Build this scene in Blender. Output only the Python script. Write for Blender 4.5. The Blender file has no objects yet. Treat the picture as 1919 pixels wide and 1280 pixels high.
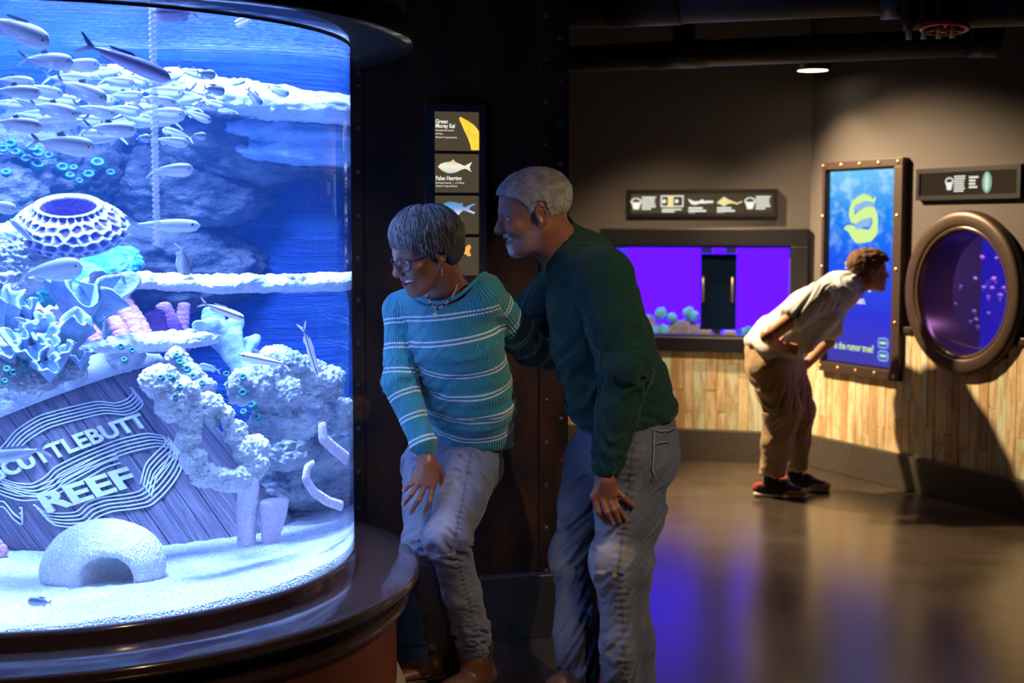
import bpy, bmesh, math, random
import numpy as np
from mathutils import Vector, Matrix, Euler

# ------------------------------------------------------------------ camera, world, exposure, room lamps
SC = bpy.context.scene
COL = SC.collection
FPX, CAMH = 2665.0, 1.55
TILT = math.atan(215 / FPX)
cam_d = bpy.data.cameras.new('camera'); cam = bpy.data.objects.new('camera', cam_d); COL.objects.link(cam)
cam_d.sensor_width = 36.0; cam_d.lens = FPX / 1919 * 36.0
cam.location = (0, 0, CAMH); cam.rotation_euler = (math.pi / 2 - TILT, 0, 0)
cam_d.dof.use_dof = True; cam_d.dof.focus_distance = 4.35; cam_d.dof.aperture_fstop = 3.2
cam_d.clip_start = 0.05
SC.camera = cam
SC.view_settings.view_transform = 'Standard'; SC.view_settings.look = 'None'
SC.view_settings.exposure = 0.0; SC.view_settings.gamma = 1.0; SC.view_settings.use_curve_mapping = False
SC.cycles.use_denoising = True
SC.cycles.sample_clamp_indirect = 6.0
SC.cycles.transparent_max_bounces = 16
SC.cycles.blur_glossy = 0.3
W = bpy.data.worlds.new('world'); SC.world = W; W.use_nodes = True
W.node_tree.nodes['Background'].inputs[0].default_value = (0, 0, 0, 1)
W.node_tree.nodes['Background'].inputs[1].default_value = 0.0

def lamp(name, kind, loc, energy, color, target=None, size=0.2, spot=None, blend=0.5, size_y=None):
    d = bpy.data.lights.new(name, kind); d.energy = energy; d.color = color
    if kind == 'AREA':
        d.size = size
        d.shape = 'DISK'
        if size_y: d.shape = 'RECTANGLE'; d.size_y = size_y
    else:
        d.shadow_soft_size = size
    if kind == 'SPOT':
        d.spot_size = math.radians(spot); d.spot_blend = blend
    o = bpy.data.objects.new(name, d); COL.objects.link(o); o.location = loc
    if target is not None:
        v = Vector(target) - Vector(loc)
        o.rotation_euler = v.to_track_quat('-Z', 'Y').to_euler()
    return o

WARM = (1.0, 0.72, 0.40)
# aquarium lamps: inside the hood above the water of the round tank (centre -1.377, 4.3)
TX, TY, TR = -1.377, 4.30, 0.888
HC = (0.34, 0.51, 1.0)
hl = [lamp('hood_lamp_offscreen', 'AREA', (TX + 0.05, TY - 0.45, 2.98), 310, HC, (TX + 0.05, TY - 0.45, 0.5), size=0.42),
      lamp('hood_lamp_offscreen', 'AREA', (TX + 0.38, TY + 0.05, 2.98), 150, HC, (TX + 0.38, TY + 0.05, 0.5), size=0.42),
      lamp('hood_lamp_offscreen', 'AREA', (TX - 0.32, TY + 0.20, 2.98), 100, HC, (TX - 0.30, TY + 0.20, 0.5), size=0.42)]
for o_ in hl: o_.data.spread = math.radians(110)
# warm ceiling spots of the gallery
lamp('gallery_spot_offscreen', 'SPOT', (0.30, 8.85, 3.0), 1400, WARM, (2.1, 8.0, 0.6), size=0.06, spot=70, blend=0.6)
lamp('gallery_spot_offscreen', 'SPOT', (0.75, 7.6, 2.88), 300, WARM, (1.0, 9.4, 0.5), size=0.06, spot=58, blend=0.7)
lamp('gallery_spot_offscreen', 'SPOT', (1.75, 2.6, 2.85), 215, (1.0, 0.74, 0.48), (0.42, 4.5, 0.75), size=0.012, spot=42, blend=0.6)

lamp('gallery_spot_offscreen', 'SPOT', (0.95, 1.3, 2.95), 80, (1.0, 0.66, 0.38), (-0.45, 3.7, 0.35), size=0.015, spot=44, blend=0.7)
# ------------------------------------------------------------------ helpers: pixels to points
CT, ST = math.cos(TILT), math.sin(TILT)
CAMP = Vector((0, 0, CAMH))
def ray(px, py):
    x = (px - 959.5) / FPX; y = (640 - py) / FPX
    return Vector((x, CT + y * ST, -ST + y * CT)).normalized()
def P(px, py, Y):
    d = ray(px, py); return CAMP + d * (Y / d.y)
def Tray(px, py):
    """camera ray refracted into the water of the round tank: entry point, direction, exit distance"""
    d = ray(px, py); dx, dy = d.x, d.y
    ox, oy = -TX, -TY
    a = dx * dx + dy * dy; b = 2 * (ox * dx + oy * dy); c = ox * ox + oy * oy - TR * TR
    disc = max(b * b - 4 * a * c, 0.0)
    t = (-b - math.sqrt(disc)) / (2 * a)
    p = CAMP + d * t
    n = Vector(((p.x - TX) / TR, (p.y - TY) / TR, 0))
    eta = 1 / 1.33; ci = -d.dot(n)
    r = d * eta + n * (eta * ci - math.sqrt(max(0, 1 - eta * eta * (1 - ci * ci))))
    r.normalize()
    q = p - Vector((TX, TY, 0)); a = r.x ** 2 + r.y ** 2; b = 2 * (q.x * r.x + q.y * r.y)
    return p, r, -b / a
def T(px, py, s=None, Y=None):
    p, r, L = Tray(px, py)
    if Y is not None: return p + r * ((Y - p.y) / r.y)
    return p + r * (L * s)
def onplane(px, py, q, n):
    d = ray(px, py); return CAMP + d * ((Vector(q) - CAMP).dot(n) / d.dot(n))

# ------------------------------------------------------------------ helpers: objects
def tag(o, label=None, cat=None, group=None, kind=None):
    if label: o['label'] = label
    if cat: o['category'] = cat
    if group: o['group'] = group
    if kind: o['kind'] = kind
    return o
def empty(name, loc=(0, 0, 0), mat=None, parent=None):
    o = bpy.data.objects.new(name, None); COL.objects.link(o)
    o.empty_display_size = 0.1
    if mat is not None: o.matrix_world = mat
    else: o.location = loc
    if parent: o.parent = parent
    return o
def mobj(name, me, mat=None, parent=None, mw=None):
    o = bpy.data.objects.new(name, me); COL.objects.link(o)
    if mat and not me.materials: me.materials.append(mat)
    if parent: o.parent = parent
    if mw is not None: o.matrix_local = mw
    return o
def childof(o, parent):
    """parent without moving (everything in world coordinates)"""
    bpy.context.view_layer.update()
    mw = o.matrix_world.copy(); o.parent = parent; o.matrix_parent_inverse = parent.matrix_world.inverted(); o.matrix_world = mw
def frame(o, x, z=(0, 0, 1)):
    """matrix with local x along x, z up"""
    x = Vector(x).normalized(); z = Vector(z); y = z.cross(x).normalized(); z = x.cross(y)
    m = Matrix((x, y, z)).transposed().to_4x4(); m.translation = Vector(o); return m

class MB:
    def __init__(s): s.v, s.f, s.sm = [], [], []
    def add(s, vs, fs, smooth=False):
        n = len(s.v); s.v += [tuple(v) for v in vs]; s.f += [tuple(i + n for i in f) for f in fs]; s.sm += [smooth] * len(fs); return s
    def box(s, lo, hi, m=None):
        x0, y0, z0 = lo; x1, y1, z1 = hi
        vs = [Vector(p) for p in ((x0,y0,z0),(x1,y0,z0),(x1,y1,z0),(x0,y1,z0),(x0,y0,z1),(x1,y0,z1),(x1,y1,z1),(x0,y1,z1))]
        if m is not None: vs = [m @ v for v in vs]
        return s.add(vs, [(0,3,2,1),(4,5,6,7),(0,1,5,4),(1,2,6,5),(2,3,7,6),(3,0,4,7)])
    def bbox(s, lo, hi, b=0.006):
        """box with chamfered edges"""
        lo, hi = Vector(lo), Vector(hi); vs = []; 
        bm = bmesh.new(); bmesh.ops.create_cube(bm, size=1.0)
        for v in bm.verts: v.co = Vector([(lo[i] + hi[i]) / 2 + v.co[i] * (hi[i] - lo[i]) for i in range(3)])
        bmesh.ops.bevel(bm, geom=list(bm.edges), offset=b, segments=2, affect='EDGES', profile=0.5)
        bm.verts.index_update()
        s.add([v.co[:] for v in bm.verts], [[v.index for v in f.verts] for f in bm.faces]); bm.free(); return s
    def lathe(s, prof, n=48, a0=0.0, a1=2 * math.pi, smooth=True, c=(0, 0), cap=False):
        """profile of (r, z) about the z axis"""
        full = abs(a1 - a0 - 2 * math.pi) < 1e-6; m = n if full else n + 1; vs = []; fs = []; k = len(prof)
        for i in range(m):
            a = a0 + (a1 - a0) * i / n
            for r, z in prof: vs.append((c[0] + r * math.cos(a), c[1] + r * math.sin(a), z))
        for i in range(n):
            j = (i + 1) % m
            for q in range(k - 1): fs.append((i * k + q, j * k + q, j * k + q + 1, i * k + q + 1))
        return s.add(vs, fs, smooth)
    def tube(s, pts, rad, n=8, smooth=True, caps=True, flat=1.0):
        pts = [Vector(p) for p in pts]; m = len(pts)
        if not hasattr(rad, '__len__'): rad = [rad] * m
        vs = []; fs = []; prev = None
        for i in range(m):
            t = (pts[min(i + 1, m - 1)] - pts[max(i - 1, 0)])
            if t.length < 1e-9: t = Vector((0, 0, 1))
            t.normalize()
            if prev is None:
                u = t.orthogonal().normalized()
            else:
                u = prev - t * prev.dot(t); u = u.normalized() if u.length > 1e-6 else t.orthogonal().normalized()
            prev = u; w = t.cross(u)
            for k in range(n):
                a = 2 * math.pi * k / n
                vs.append(pts[i] + u * (math.cos(a) * rad[i]) + w * (math.sin(a) * rad[i] * flat))
        for i in range(m - 1):
            for k in range(n):
                q = (k + 1) % n; fs.append((i * n + k, i * n + q, (i + 1) * n + q, (i + 1) * n + k))
        if caps:
            fs.append(tuple(range(n - 1, -1, -1))); fs.append(tuple((m - 1) * n + k for k in range(n)))
        return s.add(vs, fs, smooth)
    def prism(s, poly, y0, y1):
        """polygon in local x,z, thick in y"""
        n = len(poly)
        vs = [(x, y0, z) for x, z in poly] + [(x, y1, z) for x, z in poly]
        fs = [tuple(range(n)), tuple(range(2 * n - 1, n - 1, -1))] + [(i, i + n, (i + 1) % n + n, (i + 1) % n) for i in range(n)]
        return s.add(vs, fs)
    def sphere(s, c, r, n=12, m=8, sc=(1, 1, 1), zmin=-1.0):
        vs = []; fs = []
        for i in range(m + 1):
            t = math.pi * i / m
            for k in range(n):
                a = 2 * math.pi * k / n
                vs.append((c[0] + r * sc[0] * math.sin(t) * math.cos(a), c[1] + r * sc[1] * math.sin(t) * math.sin(a), c[2] + r * sc[2] * max(math.cos(t), zmin)))
        for i in range(m):
            for k in range(n):
                q = (k + 1) % n; fs.append((i * n + k, (i + 1) * n + k, (i + 1) * n + q, i * n + q))
        return s.add(vs, fs, True)
    def mesh(s, name='mesh'):
        me = bpy.data.meshes.new(name); me.from_pydata(s.v, [], s.f)
        me.polygons.foreach_set('use_smooth', s.sm); me.update(); return me
    def build(s, name, mat=None, parent=None, mw=None):
        return mobj(name, s.mesh(name), mat, parent, mw)

def text(body, size, mat, parent=None, mw=None, name='lettering', ext=0.0004, bold=0.0, align='LEFT', tf=None, width=1.0, shear=0.0, space=1.0):
    cu = bpy.data.curves.new('text', 'FONT'); cu.body = body; cu.size = size; cu.extrude = ext; cu.offset = bold; cu.align_x = align
    cu.shear = shear; cu.space_character = space; cu.resolution_u = 3
    o = bpy.data.objects.new('text', cu); COL.objects.link(o)
    bpy.context.view_layer.update()
    me = bpy.data.meshes.new_from_object(o.evaluated_get(bpy.context.evaluated_depsgraph_get()))
    bpy.data.objects.remove(o); bpy.data.curves.remove(cu)
    for v in me.vertices:
        x, y, z = v.co; v.co = tf(x * width, y, z) if tf else (x * width, -z, y)   # stands in local x,z, face to -y
    me.materials.clear(); me.update()
    return mobj(name, me, mat, parent, mw)

# ------------------------------------------------------------------ helpers: noise and surface nets
def _hash(ix, iy, iz, seed):
    h = (ix.astype(np.int64) * 374761393 + iy.astype(np.int64) * 668265263 + iz.astype(np.int64) * 2147483647 + seed * 144665) & 0xffffffff
    h = ((h ^ (h >> 13)) * 1274126177) & 0xffffffff
    return ((h ^ (h >> 16)) & 0xffff) / 65535.0
def vnoise(p, freq=1.0, seed=0, octaves=1):
    """value noise -1..1 on an (n,3) array"""
    p = np.asarray(p, dtype=np.float64) * freq; out = np.zeros(len(p)); amp = 1.0; tot = 0
    for o in range(octaves):
        i = np.floor(p).astype(np.int64); f = p - i; f = f * f * (3 - 2 * f); v = 0
        for dx in (0, 1):
            for dy in (0, 1):
                for dz in (0, 1):
                    w = (f[:, 0] if dx else 1 - f[:, 0]) * (f[:, 1] if dy else 1 - f[:, 1]) * (f[:, 2] if dz else 1 - f[:, 2])
                    v = v + w * _hash(i[:, 0] + dx, i[:, 1] + dy, i[:, 2] + dz, seed + o)
        out += amp * (v * 2 - 1); tot += amp; amp *= 0.5; p = p * 2.03 + 7.1
    return out / tot

class Vol:
    """signed distance volume with smooth unions; polygonised by surface nets"""
    def __init__(s, lo, hi, h):
        s.h = h; s.lo = np.array(lo, float); n = np.ceil((np.array(hi, float) - s.lo) / h).astype(int) + 1
        s.n = n; s.F = np.full(tuple(n), 1.0, np.float32)
        s.ax = [(s.lo[i] + h * np.arange(n[i])).astype(np.float32) for i in range(3)]
    def _sl(s, lo, hi, m):
        a = np.clip(np.floor((np.array(lo) - m - s.lo) / s.h).astype(int), 0, s.n - 1)
        b = np.clip(np.ceil((np.array(hi) + m - s.lo) / s.h).astype(int) + 1, 0, s.n)
        if np.any(b <= a): return None
        return tuple(slice(a[i], b[i]) for i in range(3))
    def _put(s, fn, lo, hi, k, sub):
        sl = s._sl(lo, hi, k * 1.3 + 3 * s.h)
        if sl is None: return s
        d = fn(s.ax[0][sl[0]][:, None, None], s.ax[1][sl[1]][None, :, None], s.ax[2][sl[2]][None, None, :])
        A = s.F[sl]
        if sub:
            hh = np.maximum(k - np.abs(A + d), 0) / max(k, 1e-6); s.F[sl] = np.maximum(A, -d) + hh * hh * k * 0.25
        else:
            hh = np.maximum(k - np.abs(A - d), 0) / max(k, 1e-6); s.F[sl] = np.minimum(A, d) - hh * hh * k * 0.25
        return s
    def cone(s, a, b, ra, rb, k=0.01, sub=False):
        a = np.array(a, np.float32); b = np.array(b, np.float32); ba = b - a; L2 = max(float(ba @ ba), 1e-12); r = max(ra, rb)
        def fn(x, y, z):
            t = np.clip(((x - a[0]) * ba[0] + (y - a[1]) * ba[1] + (z - a[2]) * ba[2]) / L2, 0, 1)
            return np.sqrt((x - a[0] - t * ba[0]) ** 2 + (y - a[1] - t * ba[1]) ** 2 + (z - a[2] - t * ba[2]) ** 2) - (ra + t * (rb - ra))
        return s._put(fn, np.minimum(a, b) - r, np.maximum(a, b) + r, k, sub)
    def chain(s, pts, rs, k=0.02, sub=False):
        for i in range(len(pts) - 1): s.cone(pts[i], pts[i + 1], rs[i], rs[i + 1], k, sub)
        return s
    def econe(s, a, b, ra, rb, lat, k=0.02, cap=1.0, sub=False):
        """elliptical tapered segment: radii (lateral, depth) at both ends"""
        a = np.array(a, float); b = np.array(b, float); u = b - a; L = np.linalg.norm(u); u = u / L
        v = np.array(lat, float); v = v - u * (v @ u); v /= np.linalg.norm(v); w = np.cross(u, v); R = max(max(ra), max(rb))
        def fn(x, y, z):
            x = x - a[0]; y = y - a[1]; z = z - a[2]
            uu = x * u[0] + y * u[1] + z * u[2]; t = np.clip(uu / L, 0, 1); e = uu - t * L
            rv = ra[0] + t * (rb[0] - ra[0]); rw = ra[1] + t * (rb[1] - ra[1]); m = np.minimum(rv, rw)
            q = np.sqrt(((x * v[0] + y * v[1] + z * v[2]) / rv) ** 2 + ((x * w[0] + y * w[1] + z * w[2]) / rw) ** 2 + (e / (cap * m)) ** 2)
            return ((q - 1) * m).astype(np.float32)
        return s._put(fn, np.minimum(a, b) - R, np.maximum(a, b) + R, k, sub)
    def ell(s, c, r, k=0.01, rot=None, sub=False):
        c = np.array(c, float); r = np.array([r] * 3 if np.isscalar(r) else r, float); R = np.eye(3) if rot is None else np.array(rot, float); m = r.max()
        def fn(x, y, z):
            x = x - c[0]; y = y - c[1]; z = z - c[2]
            q = [x * R[0, i] + y * R[1, i] + z * R[2, i] for i in range(3)]
            k0 = np.sqrt(sum((q[i] / r[i]) ** 2 for i in range(3))); k1 = np.sqrt(sum((q[i] / r[i] ** 2) ** 2 for i in range(3))) + 1e-9
            return (k0 * (k0 - 1) / k1).astype(np.float32)
        return s._put(fn, c - m, c + m, k, sub)
    def plane(s, q, n, k=0.004):
        """cut away everything on the side the normal points to"""
        q = np.array(q, float); n = np.array(n, float); n /= np.linalg.norm(n)
        d = ((s.ax[0] - q[0]) * n[0])[:, None, None] + ((s.ax[1] - q[1]) * n[1])[None, :, None] + ((s.ax[2] - q[2]) * n[2])[None, None, :]
        hh = np.maximum(k - np.abs(s.F - d), 0) / k; s.F = (np.maximum(s.F, d) + hh * hh * k * 0.25).astype(np.float32); return s
    def nets(s, smooth=0):
        F = s.F
        F[0] = F[-1] = 1; F[:, 0] = F[:, -1] = 1; F[:, :, 0] = F[:, :, -1] = 1
        I = F < 0; n = np.array(F.shape) - 1
        C = np.zeros(tuple(n), np.uint8)
        offs = [(i, j, k) for i in (0, 1) for j in (0, 1) for k in (0, 1)]
        for i, j, k in offs: C += I[i:i + n[0], j:j + n[1], k:k + n[2]]
        act = np.argwhere((C > 0) & (C < 8))
        idx = np.full(tuple(n), -1, np.int32); idx[tuple(act.T)] = np.arange(len(act))
        val = {o: F[act[:, 0] + o[0], act[:, 1] + o[1], act[:, 2] + o[2]] for o in offs}
        S = np.zeros((len(act), 3)); N = np.zeros(len(act))
        for o in offs:
            for axn in range(3):
                if o[axn] == 0:
                    p = list(o); p[axn] = 1; p = tuple(p); a, b = val[o], val[p]; m = (a < 0) != (b < 0)
                    t = np.where(m, a / np.where(m, a - b, 1), 0); q = np.repeat(np.array(o, float)[None], len(act), 0); q[:, axn] = t
                    S += q * m[:, None]; N += m
        V = s.lo + s.h * (act + S / N[:, None])
        Q = []
        for axn in range(3):
            o1, o2 = [(1, 2), (2, 0), (0, 1)][axn]
            sl0 = [slice(1, -1)] * 3; sl1 = [slice(1, -1)] * 3; sl0[axn] = slice(0, -1); sl1[axn] = slice(1, None)
            A, B = I[tuple(sl0)], I[tuple(sl1)]
            for flip, M in ((False, A & ~B), (True, B & ~A)):
                e = np.argwhere(M); 
                if not len(e): continue
                e = e + 1; e[:, axn] -= 1
                def g(d1, d2):
                    c = e.copy(); c[:, o1] -= d1; c[:, o2] -= d2; return idx[c[:, 0], c[:, 1], c[:, 2]]
                q = np.stack([g(0, 0), g(1, 0), g(1, 1), g(0, 1)], 1)
                Q.append(q if not flip else q[:, ::-1])
        Q = np.concatenate(Q); Q = Q[(Q >= 0).all(1)]
        for _ in range(smooth): V = relax(V, Q, 0.5)
        return V, Q
def relax(V, Q, w=0.5):
    S = np.zeros_like(V); N = np.zeros(len(V))
    for i in range(4):
        j = (i + 1) % 4
        for a, b in ((i, j), (j, i)):
            np.add.at(S, Q[:, a], V[Q[:, b]]); np.add.at(N, Q[:, a], 1)
    return V * (1 - w) + w * S / np.maximum(N, 1)[:, None]
def vnormals(V, Q):
    n = np.cross(V[Q[:, 2]] - V[Q[:, 0]], V[Q[:, 3]] - V[Q[:, 1]]); N = np.zeros_like(V)
    for i in range(4): np.add.at(N, Q[:, i], n)
    return N / np.maximum(np.linalg.norm(N, axis=1), 1e-12)[:, None]
def npmesh(name, V, Q, attrs=None, colors=None):
    me = bpy.data.meshes.new(name); k = Q.shape[1]
    me.vertices.add(len(V)); me.vertices.foreach_set('co', np.asarray(V, np.float32).ravel())
    me.loops.add(len(Q) * k); me.loops.foreach_set('vertex_index', Q.astype(np.int32).ravel())
    me.polygons.add(len(Q)); me.polygons.foreach_set('loop_start', np.arange(0, len(Q) * k, k, dtype=np.int32))
    me.polygons.foreach_set('use_smooth', np.ones(len(Q), bool)); me.update(calc_edges=True)
    for a, v in (attrs or {}).items():
        at = me.attributes.new(a, 'FLOAT', 'POINT'); at.data.foreach_set('value', np.asarray(v, np.float32))
    for a, v in (colors or {}).items():
        at = me.attributes.new(a, 'FLOAT_COLOR', 'POINT'); c = np.ones((len(V), 4), np.float32); c[:, :3] = v; at.data.foreach_set('color', c.ravel())
    me.validate(); return me
def joinvq(parts):
    Vs, Qs, n = [], [], 0
    for V, Q in parts: Vs.append(V); Qs.append(Q + n); n += len(V)
    return np.concatenate(Vs), np.concatenate(Qs)

# ------------------------------------------------------------------ helpers: materials
class NT:
    def __init__(s, name):
        s.m = bpy.data.materials.new(name); s.m.use_nodes = True; s.t = s.m.node_tree; s.t.nodes.clear()
        s.out = s.t.nodes.new('ShaderNodeOutputMaterial')
    def n(s, kind, **kw):
        nd = s.t.nodes.new('ShaderNode' + kind); ins = kw.pop('ins', {})
        for k, v in kw.items(): setattr(nd, k, v)
        for k, v in ins.items(): s.set(nd, k, v)
        return nd
    def set(s, nd, k, v):
        sock = nd.inputs[k]
        if hasattr(v, 'is_output') or isinstance(v, bpy.types.NodeSocket): s.t.links.new(v, sock)
        else:
            if hasattr(sock.default_value, '__len__') and not hasattr(v, '__len__'): v = (v,) * len(sock.default_value)
            if hasattr(sock.default_value, '__len__') and len(sock.default_value) == 4 and len(v) == 3: v = (*v, 1)
            sock.default_value = v
    def coord(s, kind='Object', scale=None):
        c = s.n('TexCoord').outputs[kind]
        if scale is not None: c = s.n('Mapping', ins={'Vector': c, 'Scale': scale}).outputs[0]
        return c
    def noise(s, vec, scale, detail=4, rough=0.55, out='Fac'):
        return s.n('TexNoise', ins={'Vector': vec, 'Scale': scale, 'Detail': detail, 'Roughness': rough}).outputs[out]
    def vor(s, vec, scale, feature='F1', out='Distance'):
        return s.n('TexVoronoi', feature=feature, ins={'Vector': vec, 'Scale': scale}).outputs[out]
    def ramp(s, fac, stops, interp='LINEAR'):
        r = s.n('ValToRGB', ins={'Fac': fac}); cr = r.color_ramp; cr.interpolation = interp
        while len(cr.elements) < len(stops): cr.elements.new(0.5)
        for e, (p, c) in zip(cr.elements, stops):
            e.position = p; e.color = (*c, 1) if hasattr(c, '__len__') else (c, c, c, 1)
        return r.outputs[0]
    def mix(s, fac, a, b, blend='MIX'):
        m = s.n('Mix', data_type='RGBA', blend_type=blend); s.set(m, 0, fac); s.set(m, 6, a); s.set(m, 7, b); return m.outputs[2]
    def math(s, op, a, b=None, c=None):
        m = s.n('Math', operation=op); s.set(m, 0, a)
        if b is not None: s.set(m, 1, b)
        if c is not None: s.set(m, 2, c)
        return m.outputs[0]
    def bump(s, h, strength=0.3, dist=0.01, normal=None):
        b = s.n('Bump', ins={'Height': h, 'Strength': strength, 'Distance': dist})
        if normal is not None: s.set(b, 'Normal', normal)
        return b.outputs[0]
    def attr(s, name, out='Fac'): return s.n('Attribute', attribute_name=name).outputs[out]
    def pbsdf(s, **kw):
        b = s.n('BsdfPrincipled')
        for k, v in kw.items():
            s.set(b, {'base': 'Base Color', 'rough': 'Roughness', 'metal': 'Metallic', 'normal': 'Normal', 'spec': 'Specular IOR Level', 'emit': 'Emission Color', 'estr': 'Emission Strength', 'sss': 'Subsurface Weight', 'coat': 'Coat Weight', 'alpha': 'Alpha', 'sheen': 'Sheen Weight', 'trans': 'Transmission Weight', 'ior': 'IOR'}[k], v)
        s.t.links.new(b.outputs[0], s.out.inputs[0]); return s.m
def M(name, base, rough=0.5, metal=0.0, spec=0.5, var=None, bump=None, emit=None, estr=0.0, coord='Object', coat=0.0):
    """simple procedural material: var=(scale, colour2), bump=(scale, strength, distance)"""
    t = NT(name); kw = dict(rough=rough, metal=metal, spec=spec, coat=coat); v = t.coord(coord)
    kw['base'] = t.mix(t.ramp(t.noise(v, var[0], 5), [(0.35, 0), (0.65, 1)]), base, var[1]) if var else base
    if bump: kw['normal'] = t.bump(t.noise(v, bump[0], 6, 0.65), bump[1], bump[2])
    if emit: kw['emit'] = emit; kw['estr'] = estr
    return t.pbsdf(**kw)
def emission(name, color, strength):
    t = NT(name); e = t.n('Emission', ins={'Color': color, 'Strength': strength}); t.t.links.new(e.outputs[0], t.out.inputs[0]); return t.m
def pane_mat(name, tint=(1, 1, 1), gloss=0.08, rough=0.02):
    """thin clear pane: passes light straight, reflects by fresnel"""
    t = NT(name); tr = t.n('BsdfTransparent', ins={'Color': tint}); gl = t.n('BsdfGlossy', ins={'Color': (1, 1, 1), 'Roughness': rough})
    lw = t.n('LayerWeight', ins={'Blend': 0.5}).outputs['Facing']; fr = t.math('ADD', t.math('MULTIPLY', t.math('POWER', lw, 5.0), 0.9), 0.04)
    mx = t.n('MixShader'); t.t.links.new(fr, mx.inputs[0]); t.t.links.new(tr.outputs[0], mx.inputs[1]); t.t.links.new(gl.outputs[0], mx.inputs[2])
    t.t.links.new(mx.outputs[0], t.out.inputs[0]); return t.m
# ================================================================== the room
random.seed(4); RNG = np.random.default_rng(7)
# floor: dark polished concrete
t = NT('polished_concrete'); v = t.coord()
n1 = t.noise(v, 1.6, 6, 0.6); n2 = t.noise(v, 60, 3); n3 = t.noise(v, 9, 5, 0.7)
base = t.mix(t.ramp(n1, [(0.35, 0), (0.7, 1)]), (0.030, 0.022, 0.016), (0.060, 0.043, 0.030))
FLOORM = t.pbsdf(base=base, rough=t.ramp(n1, [(0.3, 0.21), (0.75, 0.29)]), spec=0.5, ior=2.1, normal=t.bump(n2, 0.05, 0.003))
mb = MB(); mb.box((-4, -2.5, -0.1), (6, 11, 0)); tag(mb.build('floor', FLOORM), 'dark polished concrete floor mirroring the lit wall', kind='structure')
CEILM = M('black_ceiling', (0.006, 0.006, 0.008), 0.9)
mb = MB(); mb.box((-4, -2.5, 3.05), (6, 11, 3.15)); tag(mb.build('ceiling', CEILM), 'black open ceiling', kind='structure')

# far wall and right wall meet in a corner
KC = Vector((1.927, 9.22, 0)); UF = Vector((1, -0.27, 0)).normalized(); UR = Vector((0.419, -0.908, 0)).normalized()
NF = Vector((0, 0, 1)).cross(UF); NR = Vector((0, 0, 1)).cross(UR)      # pointing into the wall
FF = frame(KC, UF); FR = frame(KC, UR)
FFi, FRi = FF.inverted(), FR.inverted()
def wf(px, py, off=0.0): q = FFi @ onplane(px, py, KC - NF * off, NF); return q.x, q.z      # u,z on the far wall (off = in front of it)
def wr(px, py, off=0.0): q = FRi @ onplane(px, py, KC - NR * off, NR); return q.x, q.z
t = NT('grey_plaster'); v = t.coord()
WALLM = t.pbsdf(base=t.mix(t.noise(v, 90, 3), (0.075, 0.065, 0.067), (0.130, 0.112, 0.114)), rough=0.8, spec=0.25, normal=t.bump(t.noise(v, 220, 3), 0.35, 0.004))
KICKM = M('dark_kickboard', (0.055, 0.046, 0.040), 0.45, var=(30, (0.070, 0.058, 0.050)))

# ---- openings: rectangular tank in the far wall, porthole in the right wall
pu0, pz1 = wf(1150, 460); pu1, pz0 = wf(1481, 634)
far = empty('wall_far', mat=FF); tag(far, 'dark grey far wall with weathered wainscot boards', kind='structure')
mb = MB(); U0 = -3.4
mb.box((U0, 0, 0), (pu0, 0.12, 3.05)); mb.box((pu1, 0, 0), (0.12, 0.12, 3.05)); mb.box((pu0, 0, 0), (pu1, 0.12, pz0)); mb.box((pu0, 0, pz1), (pu1, 0.12, 3.05))
mb.build('plaster', WALLM, far)
MB().bbox((U0, -0.035, 0), (-0.02, 0.0, 0.205), 0.004).build('kickboard', KICKM, far)
# porthole centre on the right wall
cu, cz = wr(1812, 549); PR = 0.458
right = empty('wall_right', mat=FR); tag(right, 'dark grey right wall with weathered wainscot boards', kind='structure')
RI = 0.355
bm = bmesh.new(); n = 48; U1 = 4.6
def holed(bm, u0, u1, z0, z1, y):
    sq = []; ci = []
    for i in range(n):
        a = 2 * math.pi * i / n + math.pi / 4; c, s_ = math.cos(a), math.sin(a); k = 1 / max(abs(c), abs(s_))
        ci.append(bm.verts.new((cu + RI * c, y, cz + RI * s_))); e = (c * k, s_ * k)
        sq.append(bm.verts.new((cu + 0.5 * e[0], y, cz + 0.5 * e[1])))
    for i in range(n): bm.faces.new((sq[i], sq[(i + 1) % n], ci[(i + 1) % n], ci[i]))
holed(bm, 0, 0, 0, 0, 0.0)
def quad(a, b, c, d): bm.faces.new([bm.verts.new((a, 0, c)), bm.verts.new((b, 0, c)), bm.verts.new((b, 0, d)), bm.verts.new((a, 0, d))])
quad(-0.0, cu - 0.5, 0, 3.05); quad(cu + 0.5, U1, 0, 3.05); quad(cu - 0.5, cu + 0.5, 0, cz - 0.5); quad(cu - 0.5, cu + 0.5, cz + 0.5, 3.05)
me = bpy.data.meshes.new('plaster'); bm.to_mesh(me); bm.free(); mobj('plaster', me, WALLM, right)
MB().bbox((0.02, -0.035, 0), (U1, 0.0, 0.205), 0.004).build('kickboard', KICKM, right)
MB().box((0, 0.9, 0), (U1, 1.0, 3.05)).build('backing', CEILM, right)

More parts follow.
